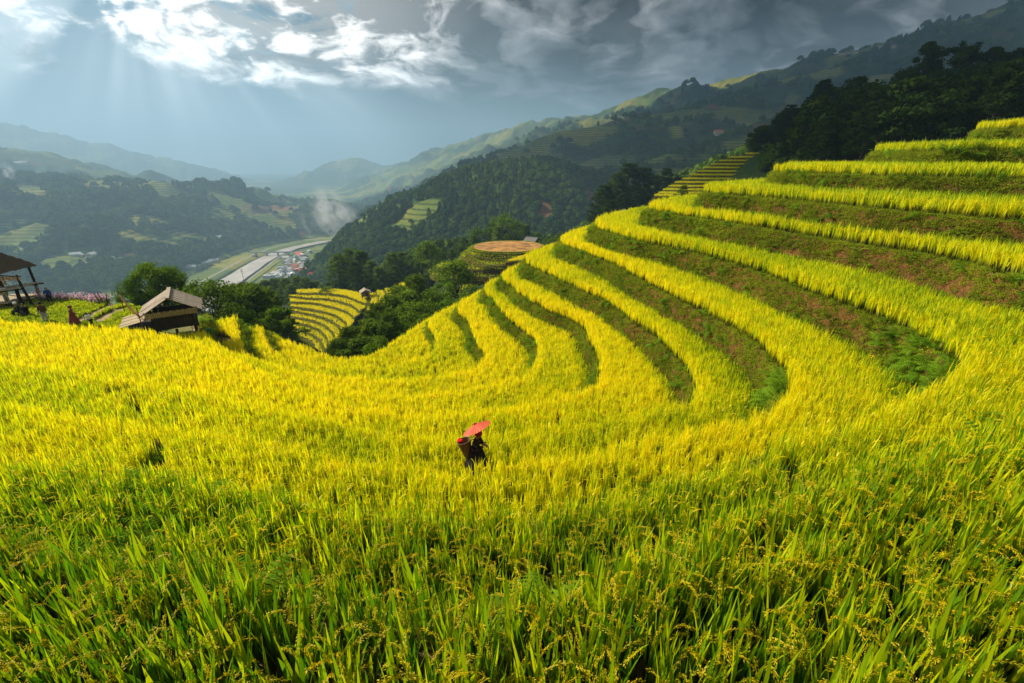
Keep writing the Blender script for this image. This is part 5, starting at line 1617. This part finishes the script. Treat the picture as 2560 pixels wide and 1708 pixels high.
# ---------------------------------------------------------------- meadow, path and flowers beside the left hut
ZM = ZL[10] + .05
front = np.array([pz(x, y, ZM) for x, y in [(-260, 838), (-120, 836), (0, 838), (100, 842), (220, 846), (330, 852), (430, 862), (500, 872)]])
back = np.array([pz(x, y, ZM) for x, y in [(-260, 748), (-120, 748), (0, 750), (110, 748), (240, 750), (320, 764), (400, 782), (470, 796)]])
fr, bk_ = catmull([tuple(p) for p in front], 70), catmull([tuple(p) for p in back], 70)
rows = []
for s_ in np.linspace(0, 1, 14):
    c = fr * (1 - s_) + bk_ * s_
    zz = ZM + .55 * math.sin(math.pi * s_) * (fbm(c[:, 0] * .2, c[:, 1] * .2, 14, 3)) * sstep(-22, -27, c[:, 0]) - (2.2 if s_ == 1 else 0)
    rows.append(z3(c + (np.array([-.4, .6]) if s_ == 1 else 0), zz))
V, F = strip_mesh(rows)
M_MEADOW = mat("meadow_turf", (.10, .15, .02), .95, .3, .8, .4, col2=(.19, .17, .05))
mo = link("meadow", np_mesh("meadow", V, F, M_MEADOW)); mo['kind'] = 'structure'
from mathutils.bvhtree import BVHTree
mbvh = BVHTree.FromPolygons([tuple(v) for v in V.tolist()], F.tolist())
def mz(x, y):
    h_ = mbvh.ray_cast(Vector((x, y, 50)), Vector((0, 0, -1)))
    return h_[0].z if h_[0] else ZM
def mp_(px, py):
    x, y = pz(px, py, ZM); return Vector((x, y, mz(x, y)))
paths = []
M_PATH = mat("trodden_earth", (.42, .29, .15), .95, .3, 2, .4)
for pts in ([(208, 812), (240, 796), (268, 782), (289, 770), (286, 760)], [(255, 812), (285, 796), (312, 784), (335, 776)], [(-20, 782), (20, 780), (45, 778)]):
    c = catmull([pz(x, y, ZM) for x, y in pts], 30); nn = normals2d(c)
    L_, R_ = c + nn * .42, c - nn * .42
    z_ = lambda q_: np.array([mz(a, b) + .035 for a, b in q_])
    V2, F2 = strip_mesh([z3(L_, z_(L_)), z3(c, z_(c) + .015), z3(R_, z_(R_))])
    po = link("footpath", np_mesh("footpath", V2, F2, M_PATH)); po['kind'] = 'structure'
    paths.append(c)
g = np.random.default_rng(77)
s_, t_ = g.random(9000), g.random(9000)
ii_ = (t_ * 68).astype(int); ft = (t_ * 68 - ii_)[:, None]
A_ = fr[ii_] * (1 - ft) + fr[ii_ + 1] * ft; B_ = bk_[ii_] * (1 - ft) + bk_[ii_ + 1] * ft
P2 = A_ * (1 - s_ * .97)[:, None] + B_ * (s_ * .97)[:, None]
dp = np.min(np.linalg.norm(P2[:, None] - np.vstack(paths)[None, ::2], axis=2), axis=1)
ok = (dp > .5) & (np.hypot(P2[:, 0] - HUT_XY[0], P2[:, 1] - HUT_XY[1]) > 1.9)
P2 = P2[ok]; Pm = np.array([(x, y, mz(x, y)) for x, y in P2]); m = len(Pm)
hs = .25 + .35 * fbm(Pm[:, 0] * .6, Pm[:, 1] * .6, 18, 3)
tag(scatter("meadow_grass", G_RICE, Pm, 2 * NV + g.integers(0, NV, m), np.stack([g.normal(0, .15, m), g.normal(0, .15, m), g.random(m) * 6.28], 1), np.stack([hs * 2.4, hs * 2.4, hs], 1), np.clip(.40 + .3 * (fbm(Pm[:, 0] * .3, Pm[:, 1] * .3, 19, 3) - .5), 0, 1)),
    "short bright grass on the rise between the hut and the pavilion", "grass", kind='stuff')
M_FLOWER = leafmat("cosmos_petal", {'leaf': [(.62, .14, .32), (.80, .45, .60), (.85, .75, .78)], 'low': (.07, .14, .02)}, trans=.35, gloss=0.0)
def cosmos(seed):
    r = random.Random(seed); V, F, A = [], [], []
    for i in range(14):
        b = Vector((r.gauss(0, .16), r.gauss(0, .16), 0)); t = b + Vector((r.gauss(0, .1), r.gauss(0, .1), r.uniform(.45, .95)))
        quad(V, F, A, (b + t) / 2, Vector((0, 1, 0)), (t - b).normalized(), .02, (t - b).length, (0, 0.0, .5)); rnd = r.random()
        n = (Vector((r.gauss(0, .5), r.gauss(0, .5), 1))).normalized(); u = n.orthogonal().normalized(); v_ = n.cross(u); o_ = len(V)
        V.append(t); A.append((0, 1, rnd))
        for k_ in range(8): V.append(t + (u * math.cos(k_ * .785) + v_ * math.sin(k_ * .785)) * .055); A.append((0, 1, rnd))
        for k_ in range(8): F.append((o_, o_ + 1 + k_, o_ + 1 + (k_ + 1) % 8))
        for _ in range(3):
            c = b.lerp(t, r.uniform(.2, .8)) + rvec(r) * .06; uu = rvec(r); quad(V, F, A, c, uu.orthogonal(), uu, .03, .12, (0, 0.0, r.random()))
    return mk("cosmos", V, F, A, M_FLOWER)
fl_coll = bpy.data.collections.new("flower_sources")
for i in range(4): fl_coll.objects.link(bpy.data.objects.new("flower_source_%d" % i, cosmos(i)))
G_FLOWER = scatter_group(fl_coll)
P = []
for i in range(110):
    x = g.uniform(95, 275); c = mp_(x, g.uniform(752, 764) + (x > 230) * g.uniform(0, 10)); P.append(c)
P = np.array(P); m = len(P)
tag(scatter("cosmos_bed", G_FLOWER, P, g.integers(0, 4, m), np.stack([np.zeros(m), np.zeros(m), g.random(m) * 6.28], 1), np.stack([.7 + .3 * g.random(m)] * 2 + [.5 + .4 * g.random(m)], 1), g.random(m)), "row of pink and white cosmos flowers along the meadow's far edge", "flowers", kind='stuff')
M_POST = mat("grey_pole", (.13, .10, .07), .9, .4, 6, .4)
for i, (x, yb, yt, dx) in enumerate([(257, 772, 742, -.3), (263, 770, 738, -.25), (270, 768, 740, .2), (248, 776, 752, .5)]):
    b = mp_(x, yb); h_ = (yb - yt) * .033
    mb = MB(); mb.tube([(0, 0, -.1), (dx * .4, .02, h_ * .5), (dx, .0, h_)], [.045, .04, .03], 7); mb.bar((dx * .3 - .25, 0, h_ * .45), (dx * .3 + .3, .02, h_ * .55), .04, .03)
    tag(mb.build("fence_post", M_POST, None, b), "leaning rough wooden fence post beside the cosmos bed", "post", "fence posts by the flowers")

# ---------------------------------------------------------------- the plank-roofed hut
M_PLANK = mat("weathered_plank", (.46, .38, .29), .9, .5, 3, .6, col2=(.22, .17, .125), stretch=(1, 5, 1))
M_DARKW = mat("smoked_wood", (.035, .022, .013), .9, .5, 4, .5)
M_LIGHTW = mat("split_bamboo", (.44, .34, .20), .85, .4, 6, .4)
HZ = ZL[10]
def plank_roof(root, half, rise, length, zr, nb_, th=.035, over=.0, name="roof_board"):
    """boards laid down each slope; the ridge runs along local Y"""
    wb = length / nb_; sl = math.hypot(half, rise); a = math.atan2(rise, half)
    me_ = MB().box((0, 0, 0), (sl, wb * .93, th)).mesh(name, M_PLANK)
    r = random.Random(nb_)
    for sg in (-1, 1):
        for i in range(nb_):
            y = -length / 2 + wb * (i + .5)
            o = link(name, me_, root, (sg * half / 2, y, zr - rise / 2 + r.uniform(-.012, .012) + (.012 if i % 2 else 0)), (r.uniform(-.02, .02), sg * (a + r.uniform(-.012, .012)), r.uniform(-.012, .012)))
            o.scale = (1 + r.uniform(-.03, .05), 1, 1)
hut = empty("field_hut", (HUT_XY[0], HUT_XY[1], HZ), R(33))
_rf = MB().bar((0, -1.55, 2.955), (0, 1.55, 2.955), .22, .05).build("roof", M_PLANK, hut)
plank_roof(_rf, 1.66, .98, 3.0, 2.92, 12)
for y in (-1.1, .0, 1.1):
    for sg in (-1, 1): MB().bar((0, y, 2.84), (sg * 1.62, y, 1.88), .07, .07).build("rafter", M_DARKW, hut)
for x in (-1.05, 1.05):
    for y in (-1.2, 1.2): MB().tube([(x, y, -.25), (x * 1.01, y, 1.0), (x, y, 2.2)], [.10, .09, .08], 8).build("post", M_DARKW, hut, smooth=True)
MB().tube([(0, -1.2, -.2), (.02, -1.2, .8)], .08, 8).build("post", M_DARKW, hut)
MB().box((0, 0, .95), (2.4, 2.7, .10)).build("floor", M_DARKW, hut)
for sg, ax_ in ((-1, 'y'), (1, 'y'), (-1, 'x'), (1, 'x')):
    n_ = 13
    for i in range(n_):
        o_ = -1.05 + 2.1 * (i + .5) / n_
        if ax_ == 'y': MB().box((o_, sg * 1.24, 1.38 + .02 * math.sin(i * 7)), (.15, .03, .80)).build("wall_board", M_DARKW, hut)
        elif i % 1 == 0: MB().box((sg * 1.12, o_ * 1.12, 1.38), (.03, .165, .80)).build("wall_board", M_DARKW, hut)
mb = MB()
for i in range(25):
    x = -1.30 + 2.6 * i / 24; mb.tube([(x, -1.42, 1.76), (x, -1.46, 2.10 + .03 * math.sin(i * 2.2))], .053, 6)
mb.build("bamboo_fringe", M_LIGHTW, hut)
MB().bar((-1.4, -1.44, 2.13), (1.4, -1.44, 2.13), .07, .07).build("tie_beam", M_DARKW, hut)
for i in range(6): MB().bar((-1.25, -1.25 + .42 * i, 1.72 - .0), (-2.75, -1.15 + .42 * i, 1.42 + .02 * (i % 2)), .40, .03).build("awning_board", M_LIGHTW, hut)
for y in (-1.2, 1.0): MB().tube([(-2.65, y, -.2), (-2.65, y, 1.42)], .06, 7).build("awning_post", M_DARKW, hut)
MB().box((-1.95, .2, .55), (1.2, 2.0, 1.05)).build("stacked_firewood", M_DARKW, hut)
tag(hut, "stilted dark wooden hut with grey plank gable roof and side awning", "hut")
o = MB().lathe([(0, 0), (.13, 0), (.17, .32), (.18, .34), (.165, .34), (.125, .03), (0, .03)], 16).build("bucket", mat("green_plastic", (.01, .22, .05), .4, .2, 5), None, (hut.matrix_basis @ Vector((1.7, -.9, 0))), smooth=True)
tag(o, "green plastic bucket standing by the hut's right post", "bucket")
MB().box((.5, -.1, -.02), (1.9, 2.0, .06)).build("earth_floor", M_PATH, hut)

M_CORN = mat("dried_corn", (.52, .20, .04), .7, .4, 15, col2=(.62, .34, .08))
def garland(a, b, n, sag, L, label, poles=True):
    a, b = Vector(a), Vector(b); root = empty("corn_garland", a)
    pts = [(b - a) * (i / 20) + Vector((0, 0, -sag * math.sin(math.pi * i / 20))) for i in range(21)]
    MB().tube(pts, .012, 5).build("cord", M_POST, root)
    r = random.Random(n); mb = MB()
    for i in range(n):
        t = (i + .5) / n; p = (b - a) * t + Vector((r.gauss(0, .02), r.gauss(0, .02), -sag * math.sin(math.pi * t)))
        l_ = L * r.uniform(.7, 1.2)
        mb.tube([p, p + Vector((r.gauss(0, .03), r.gauss(0, .02), -l_ * .5)), p + Vector((r.gauss(0, .03), 0, -l_))], [.015, .034, .012], 6)
    mb.build("corn_cobs", M_CORN, root)
    if poles:
        for p in (Vector((0, 0, 0)), b - a):
            zb = HZ - a.z; MB().tube([p + Vector((0, 0, .5)), Vector((p.x, p.y, zb - .1))], [.025, .035], 6).build("pole", M_POST, root)
    tag(root, label, "garland")
ga = mp_(318, 798); gb_ = Vector(hut.matrix_basis @ Vector((-1.6, -1.5, 2.1)))
garland((ga.x, ga.y, HZ + 1.95), (gb_.x, gb_.y, HZ + 2.15), 34, .12, .24, "orange dried corn hung on a line beside the plank-roofed hut")

# ---------------------------------------------------------------- the thatched pavilion at the field's left end
p0 = mp_(95, 778)
pav = empty("thatched_pavilion", p0, R(4))
M_THATCH = mat("thatch", (.17, .12, .075), .95, .6, 5, .9, col2=(.07, .05, .035), stretch=(6, 6, 1))
r = random.Random(5)
def thatch_roof(root, cx_, cy_, hx, hy, ze, za):
    for lay in range(6):
        t0, t1 = lay / 6, (lay + 1.25) / 6; mb = MB(); n = 60
        for ring_, t in ((0, t0), (1, min(1, t1))):
            for i in range(n):
                a = 2 * math.pi * i / n; cx2, sy2 = math.cos(a), math.sin(a); mm = max(abs(cx2), abs(sy2)); sxq, syq = cx2 / mm, sy2 / mm
                k_ = t; rr_ = 1 - r.uniform(0, .03)
                mb.v.append((cx_ + sxq * hx * k_ * rr_, cy_ + syq * hy * k_ * rr_, za + (ze - za) * k_ + (.05 if ring_ == 0 else -.02 + r.uniform(-.07, .02)) ))
        for i in range(n): mb.f.append((i, (i + 1) % n, n + (i + 1) % n, n + i)); mb.mi.append(0)
        mb.build("thatch_layer", M_THATCH, root)
thatch_roof(pav, -3.55, 1.6, 1.85, 1.85, 2.72, 4.45)
for x, y in ((-5.0, .3), (-2.15, .3), (-5.0, 2.9), (-2.15, 2.9)): MB().tube([(x, y, -.3), (x + .04, y, 1.4), (x, y, 2.9)], [.10, .09, .08], 8).build("post", M_DARKW, pav, smooth=True)
MB().tube([(-.02, -.1, -.35), (-.22, -.1, .9), (-.42, -.05, 1.75), (-.50, 0, 2.62)], [.10, .095, .085, .06], 8).build("crooked_post", M_DARKW, pav, smooth=True)
MB().tube([(-1.35, .5, -.3), (-1.45, .5, .8), (-1.42, .5, 1.45)], [.13, .12, .11], 8).build("post", M_DARKW, pav, smooth=True)
MB().tube([(-5.0, 0, 2.78), (-.25, 0, 2.50)], .045, 7).build("beam", M_DARKW, pav)
for i in range(8): MB().bar((-3.4 + .0, -.3 + .28 * i, 1.30), (-.35, -.35 + .28 * i, 1.68 + .02 * (i % 2)), .265, .03).build("awning_board", M_LIGHTW, pav)
for y in (-.2, 1.5): MB().tube([(-3.4, y, 1.2), (-.2, y, 1.58)], .05, 7).build("awning_beam", M_DARKW, pav)
MB().box((-3.4, 1.5, .35), (2.9, 2.6, .12)).build("deck", M_LIGHTW, pav)
MB().bar((-3.2, -.5, .62), (-1.2, -.5, .62), .5, .05).build("bench_top", M_LIGHTW, pav)
for x in (-3.0, -1.4): MB().box((x, -.5, .28), (.08, .4, .66)).build("bench_leg", M_DARKW, pav)
MB().lathe([(0, .16), (.08, .13), (.10, 0), (.08, -.13), (0, -.16)], 10, (-1.45, -.1, 2.05)).build("lantern", M_CORN, pav, smooth=True)
MB().tube([(-1.45, -.1, 2.55), (-1.45, -.1, 2.2)], .01, 5).build("lantern_cord", M_DARKW, pav)
tag(pav, "thatched open pavilion with crooked post and plank awning at the field's end", "pavilion")
PVM = pav.matrix_basis
ga, gb_ = PVM @ Vector((-4.6, -.05, 2.72)), PVM @ Vector((-.35, -.05, 2.48))
garland(ga, gb_, 60, .05, .34, "orange dried corn hung along the pavilion's front beam", poles=False)

# ---------------------------------------------------------------- people by the path
M_BROWN = mat("brown_jacket", (.13, .075, .03), .9, .4, 15); M_WHITE = mat("white_shirt", (.78, .76, .72), .85, .15, 15); M_RED = mat("red_pattern", (.34, .05, .035), .85, .5, 40, col2=(.12, .03, .05))
M_DPINK = mat("pink_shirt", (.62, .25, .27), .85, .3, 20); M_BLUE = mat("blue_jacket", (.02, .05, .28), .8, .4, 20); M_GREY = mat("pale_trousers", (.55, .53, .50), .9, .2, 10)
HATB = ([(.0, .15), (.08, .145), (.10, .10), (.108, .045), (.16, .035), (.165, .025), (.10, .03)], M_BLACK, 0.0)
SCARF = ([(.0, .15), (.07, .142), (.118, .09), (.122, .03), (.11, -.01)], M_RED, 0.0)
CONE = ([(.0, .20), (.21, .045), (.205, .035), (.0, .17)], M_LIGHTW, 0.0)
def at(px, py): v = mp_(px, py); return v
build_person(at(122, 818), R(200), 1.62, pose(wrl=(-.16, .22, .92), wrr=(.14, .24, .95), ell=(-.24, .02, 1.05)), M_BROWN, M_GREY, headgear=HATB, label="man in brown jacket and black hat standing behind the left field")
build_person(at(193, 822), R(-60), 1.52, pose(wrl=(-.12, .22, .95), wrr=(.12, .22, .98)), M_RED, M_RED, skirt=True, headgear=SCARF, headgear_name="headscarf", label="woman in dark red dress and patterned headscarf facing the child")
build_person(at(234, 826), R(70), 1.22, pose(chest=(0, .16, 1.15), waist=(0, .03, 1.0), neck=(0, .22, 1.26), headb=(0, .25, 1.30), shl=(-.165, .14, 1.22), shr=(.165, .14, 1.22), ell=(-.2, .3, 1.02), wrl=(-.12, .46, .92), elr=(.2, .3, 1.02), wrr=(.12, .46, .92)), M_WHITE, M_BLACK, label="child in white shirt leaning towards the woman in dark red", faceturn=(0, 1, -.4))
build_person(at(60, 800), R(150), 1.55, SIT, M_BLACK, M_BLACK, headgear=([(.0, .15), (.07, .142), (.118, .09), (.122, .03), (.11, -.01)], M_WHITE, 0.0), headgear_name="white_cap", label="seated person in black with a white cap by the pavilion")
build_person(at(74, 802), R(-150), 1.5, SIT, M_BLACK, M_BLACK, label="bareheaded person in black sitting close beside the white-capped one")
q1 = PVM @ Vector((-2.0, .1, .41)); build_person(q1, R(220), 1.45, STAND, M_WHITE, M_GREY, label="person in white standing under the pavilion's awning")
q1 = PVM @ Vector((-1.2, 1.9, 0)); build_person(q1, R(140), 1.5, STAND, M_DPINK, M_GREY, label="person in pink standing behind the pavilion's short post")
q1 = PVM @ Vector((.35, .9, 0)); build_person(q1, R(-120), 1.4, pose(wrr=(.30, .30, 1.0), elr=(.26, .12, 1.08)), M_BLUE, M_BLACK, label="person in a blue jacket just outside the pavilion's crooked post")

# ---------------------------------------------------------------- small huts further off
def small_hut(loc, rz, w_, d_, stilt, wall, roofrise, label, m_wall, m_roof, nb_=7):
    root = empty("small_hut", loc, rz)
    zt = stilt + wall
    for x in (-1, 1):
        for y in (-1, 1): MB().tube([(x * w_ * .42, y * d_ * .42, -.6), (x * w_ * .42, y * d_ * .42, zt)], .07, 6).build("post", M_DARKW, root)
    MB().box((0, 0, stilt + wall / 2), (w_ * .86, d_ * .86, wall)).build("wall", m_wall, root)
    MB().box((w_ * .1, -d_ * .44, stilt + wall * .42), (w_ * .22, .05, wall * .8)).build("door", M_DARKW, root)
    half = w_ * .62; sl = math.hypot(half, roofrise); a = math.atan2(roofrise, half); L = d_ * 1.25; wb = L / nb_
    me_ = MB().box((0, 0, 0), (sl, wb * .94, .06)).mesh("roof_board", m_roof)
    _rf = MB().bar((0, -L / 2, zt + roofrise + .04), (0, L / 2, zt + roofrise + .04), .25, .06).build("roof", m_roof, root)
    for sg in (-1, 1):
        for i in range(nb_): link("roof_board", me_, _rf, (sg * half / 2, -L / 2 + wb * (i + .5), zt + roofrise / 2), (0, sg * a, 0))
    tag(root, label, "hut")
M_WARMW = mat("warm_wood", (.24, .13, .05), .9, .4, 3, .4); M_GREYROOF = mat("grey_roof", (.20, .19, .18), .85, .4, 2, .3)
x, y = pz(915, 748, -40.2); small_hut((x, y, -40.2), R(25), 2.7, 2.6, 1.1, 1.3, .9, "tiny stilted granary with grey roof among the golden strips", M_WARMW, M_PLANK)
v = pd(703, 768, 118); small_hut((v.x, v.y, ground_z(v.x, v.y) - .2), R(-30), 3.0, 2.6, max(.4, v.z - ground_z(v.x, v.y) - 1.8), 1.2, .8, "small dark hut half hidden by bushes left of the amphitheatre", M_DARKW, M_GREYROOF)
v = pd(1330, 612, 152); small_hut((v.x, v.y, v.z - .6), R(60), 3.6, 3.6, .3, 1.7, 1.1, "grey-roofed wooden hut standing behind the harvested knoll", M_WARMW, M_GREYROOF)
v = pd(1566, 540, 95); small_hut((v.x, v.y, v.z - .5), R(20), 1.8, 2.0, .2, 1.0, .45, "small whitish shed peeping over the spur's rice rim", M_GREY, M_GREYROOF, 4)
# banana plant by the knoll hut
v = pd(1362, 622, 150); bp_ = empty("banana_plant", (v.x, v.y, v.z - 1.0))
MB().tube([(0, 0, -.5), (0, 0, 1.3)], [.12, .08], 7).build("stem", mat("banana_stem", (.14, .17, .05), .8, .3, 4), bp_)
M_BAN = mat("banana_leaf", (.07, .17, .03), .6, .4, 3)
for i in range(9):
    a = i * .7; d = Vector((math.cos(a), math.sin(a), 0)); s2 = Vector((-d.y, d.x, 0)); mb = MB(); p = Vector((0, 0, 1.3)); an = .35 + .1 * (i % 3)
    for j in range(7):
        w2 = .26 * math.sin(math.pi * (j + .6) / 7.2); mb.v += [tuple(p + s2 * w2 + Vector((0, 0, .06))), tuple(p), tuple(p - s2 * w2 + Vector((0, 0, .06)))]
        p = p + (d * math.sin(an) + Vector((0, 0, math.cos(an)))) * .34; an += .26
    for j in range(6):
        for k_ in (0, 1): mb.f.append((3 * j + k_, 3 * j + k_ + 1, 3 * j + 4 + k_, 3 * j + 3 + k_)); mb.mi.append(0)
    mb.build("leaf", M_BAN, bp_, smooth=True)
tag(bp_, "banana plant with big leaves beside the grey-roofed knoll hut", "plant")

# ---------------------------------------------------------------- riverside town, villages, bridge
M_PLASTER = [mat("plaster_%s" % n_, c_, .9, .2, .3) for n_, c_ in (("white", (.66, .64, .60)), ("cream", (.58, .50, .38)), ("grey", (.42, .42, .42)), ("blue", (.38, .46, .54)))]
M_TIN = [mat("tin_roof_grey", (.40, .41, .43), .5, .35, .4), mat("roof_white", (.62, .62, .62), .7, .25, .4), mat("roof_rust", (.36, .15, .09), .8, .35, .4), mat("roof_red", (.55, .12, .055), .8, .25, .4)]
rh = random.Random(31)
def house(loc, rz, w_, d_, h_, kind, wallm, roofm, label, group, name="house"):
    root = empty(name, loc, rz)
    MB().box((0, 0, h_ / 2 - 2), (w_, d_, h_ + 4)).build("wall", wallm, root)
    mb = MB()
    if kind == 'flat':
        mb.box((0, 0, h_ + .15), (w_ + .5, d_ + .5, .3)); mb.box((w_ * .2, 0, h_ + .9), (w_ * .35, d_ * .4, 1.4))
    else:
        a, b = w_ / 2 + .5, d_ / 2 + .6; rs = w_ * .28
        mb.add([(-a, -b, h_ - .1), (a, -b, h_ - .1), (a, b, h_ - .1), (-a, b, h_ - .1), (0, -b, h_ + rs), (0, b, h_ + rs)], [(0, 1, 4), (3, 5, 2), (0, 4, 5, 3), (1, 2, 5, 4), (0, 3, 2, 1)])
    mb.build("roof", roofm, root)
    for i in range(2):
        MB().box(((i - .5) * w_ * .45, -d_ / 2 - .02, h_ * .62), (w_ * .18, .12, h_ * .22)).build("window", M_DARKW, root)
    tag(root, label, "house", group)
def house_at(px, py, w_, h_, kind, wi, ri, label, group):
    v, dep = hit(px, py, 300, 4000)
    for _ in range(12):
        if v is not None: break
        py += 3; v, dep = hit(px, py, 300, 4000)
    if v is None: return
    house((v.x, v.y, v.z - .3), rh.uniform(0, 3.14), w_, w_ * rh.uniform(1.0, 1.6), h_, kind, M_PLASTER[wi], M_TIN[ri], label, group)
TOWN = 0
for i in range(400):
    if TOWN >= 62: break
    x, y = rh.uniform(655, 800), rh.uniform(628, 700)
    lo = 660 + (700 - y) * .75
    if not (lo - 0 < x < lo + 62 + (y - 628) * .45): continue
    v, dep = hit(x, y, 300, 4000)
    if v is None: continue
    if np.min(np.linalg.norm(RIV_D - np.array([v.x, v.y]), axis=1)) < 46: continue
    flat = rh.random() < .45; ri = rh.choice([0, 0, 1, 1, 2, 3])
    house((v.x, v.y, v.z - .3), rh.uniform(0, 3.14), rh.uniform(6, 9.5), rh.uniform(9, 15), rh.uniform(4, 8), 'flat' if flat else 'gable', rh.choice(M_PLASTER), M_TIN[rh.choice([0, 1])] if flat else M_TIN[ri],
          "pale flat-roofed house in the riverside town" if flat else ("grey or white gabled house in the riverside town", "grey or white gabled house in the riverside town", "rust-roofed gabled house in the riverside town", "red-roofed gabled house in the riverside town")[ri],
          "flat-roofed town houses" if flat else ("pale gabled town houses", "pale gabled town houses", "rust-roofed town houses", "red-roofed town houses")[ri], "town_house")
    TOWN += 1
house_at(750, 640, 15, 6, 'gable', 1, 3, "big hipped red-roofed hall at the upper end of the riverside town", None)
house_at(782, 692, 7, 4, 'gable', 0, 3, "lone red-roofed house on the slope below the town's terrace", None)
for x, y in [(478, 672), (492, 668), (505, 664), (520, 660), (468, 668), (535, 655)]:
    house_at(x, y, rh.uniform(8, 11), 4.5, 'gable', rh.choice([0, 2]), rh.choice([0, 1]), "pale house beside the road on the river's far bank", "houses on the far bank")
for x, y in [(190, 640), (200, 642), (232, 640), (250, 645), (262, 648), (275, 650), (300, 655), (308, 652)]:
    house_at(x, y, rh.uniform(8, 12), 4.5, 'gable', rh.choice([0, 1]), rh.choice([0, 1, 2]), "village house among trees on the hazy slope beyond the hut", "village on the far slope")
house_at(222, 667, 15, 4.5, 'gable', 1, 2, "long pale pink-roofed house beside a terraced patch", None)
for x, y in [(528, 598), (545, 596), (560, 600), (575, 597)]:
    house_at(x, y, rh.uniform(10, 14), 4, 'gable', 0, 1, "long pale building on the hazy shoulder above the river", "buildings above the river bend")
for x, y in [(8, 372), (45, 410), (60, 409)]:
    house_at(x, y, 15, 5, 'gable', 0, 1, "white house high on the hazy left ridge", "houses on the left ridge")
house_at(1795, 336, 13, 6, 'gable', 1, 3, "house with orange walls and red roof on the shaded mountainside", None)
house_at(1752, 324, 9, 4, 'gable', 2, 0, "small grey house in the wood above the terraced mountainside", None)
for x, y in [(2105, 138), (2120, 136), (2140, 133), (2200, 122), (2235, 120)]:
    house_at(x, y, 13, 5, 'gable', 1, rh.choice([2, 0]), "far hamlet house on the right-hand ridge", "hamlet on the ridge")

# bridge
M_CONC = mat("concrete", (.45, .44, .42), .9, .2, .5)
bi = int(np.argmin(np.linalg.norm(RIV_D - np.array(pz(655, 640, RIVER_Z)), axis=1)))
bc = RIV_D[bi]; bn_ = nrm[bi]; ang_ = math.atan2(bn_[1], bn_[0])
br = empty("road_bridge", (bc[0], bc[1], RIVER_Z), ang_)
_dk = MB().box((0, 0, 7.2), (104, 7, 1.2)).build("deck", M_CONC, br)
for sg in (-1, 1): MB().box((0, sg * 3.4, 8.4), (104, .3, 1.0)).build("parapet", M_CONC, _dk)
for x in (-36, -12, 12, 36): MB().box((x, 0, 2.6), (2.2, 5.5, 8.2)).build("pier", M_CONC, br)
tag(br, "concrete road bridge crossing the pale river on piers", "bridge")
# pole against the river
v = pd(603, 672, 260); z0 = ground_z(v.x, v.y)
po = empty("utility_pole", (v.x, v.y, z0)); MB().tube([(0, 0, -.5), (0, 0, v.z - z0)], [.22, .12], 7).build("mast", M_GREYROOF, po)
for dz in (.6, 1.6, 2.6): MB().bar((-1.1, 0, v.z - z0 - dz), (1.1, 0, v.z - z0 - dz), .12, .12).build("crossarm", M_GREYROOF, po)
tag(po, "thin power pole standing out against the pale river", "pole")

# ---------------------------------------------------------------- smoke of field fires
def smoke(px, py, dep, sx, sz, dens, lean, label):
    v = pd(px, py, dep); M = bpy.data.materials.new("smoke_%d" % px); M.use_nodes = True; t = NT(M.node_tree); t.n.clear()
    out = t.new('ShaderNodeOutputMaterial'); pv = t.new('ShaderNodeVolumePrincipled'); pv.inputs['Color'].default_value = (.92, .95, 1, 1)
    tcn = t.new('ShaderNodeTexCoord').outputs['Object']
    n = t.noise(tcn, 2.2, 4, .6, .6); rad = t.vm('LENGTH', tcn)
    f = t.m('MULTIPLY', t.rng(n, .42, .7), t.rng(rad, 1.0, .25))
    t.l.new(t.m('MULTIPLY', f, dens), pv.inputs['Density']); t.l.new(pv.outputs[0], out.inputs['Volume'])
    bm = bmesh.new(); bmesh.ops.create_icosphere(bm, subdivisions=3, radius=1); me_ = bpy.data.meshes.new("smoke"); bm.to_mesh(me_); bm.free(); me_.materials.append(M)
    o = link("smoke", me_, None, v, (0, lean, 0)); o.scale = (sx, sx * .6, sz); tag(o, label, "smoke", kind='stuff')
smoke(838, 540, 760, 60, 40, .09, .9, "white smoke drifting past the foot of the wooded hill")
smoke(770, 565, 900, 60, 22, .008, 1.2, "thin haze of smoke lying over the river bend")
smoke(20, 432, 1180, 22, 30, .08, .3, "small puff of white smoke on the left hillside")

# scrub on the bare shoulder between the flight of steps and the forest
rs = random.Random(8)
for gx_ in range(1748, 1856, 8):
    for gy_ in range(346, 402, 8):
        v, dep = hit((gx_ + rs.uniform(-3, 3)) * S, (gy_ + rs.uniform(-3, 3)) * S, 60, 400)
        if v is None or dep > 260: continue
        plant(v.x, v.y, 'bush' if rs.random() < .6 else 'dark', rs.uniform(1.6, 3.4), "scrub bush on the slope right of the flight of rice steps", "scrub beside the flight of steps", v.z, cat="bush")
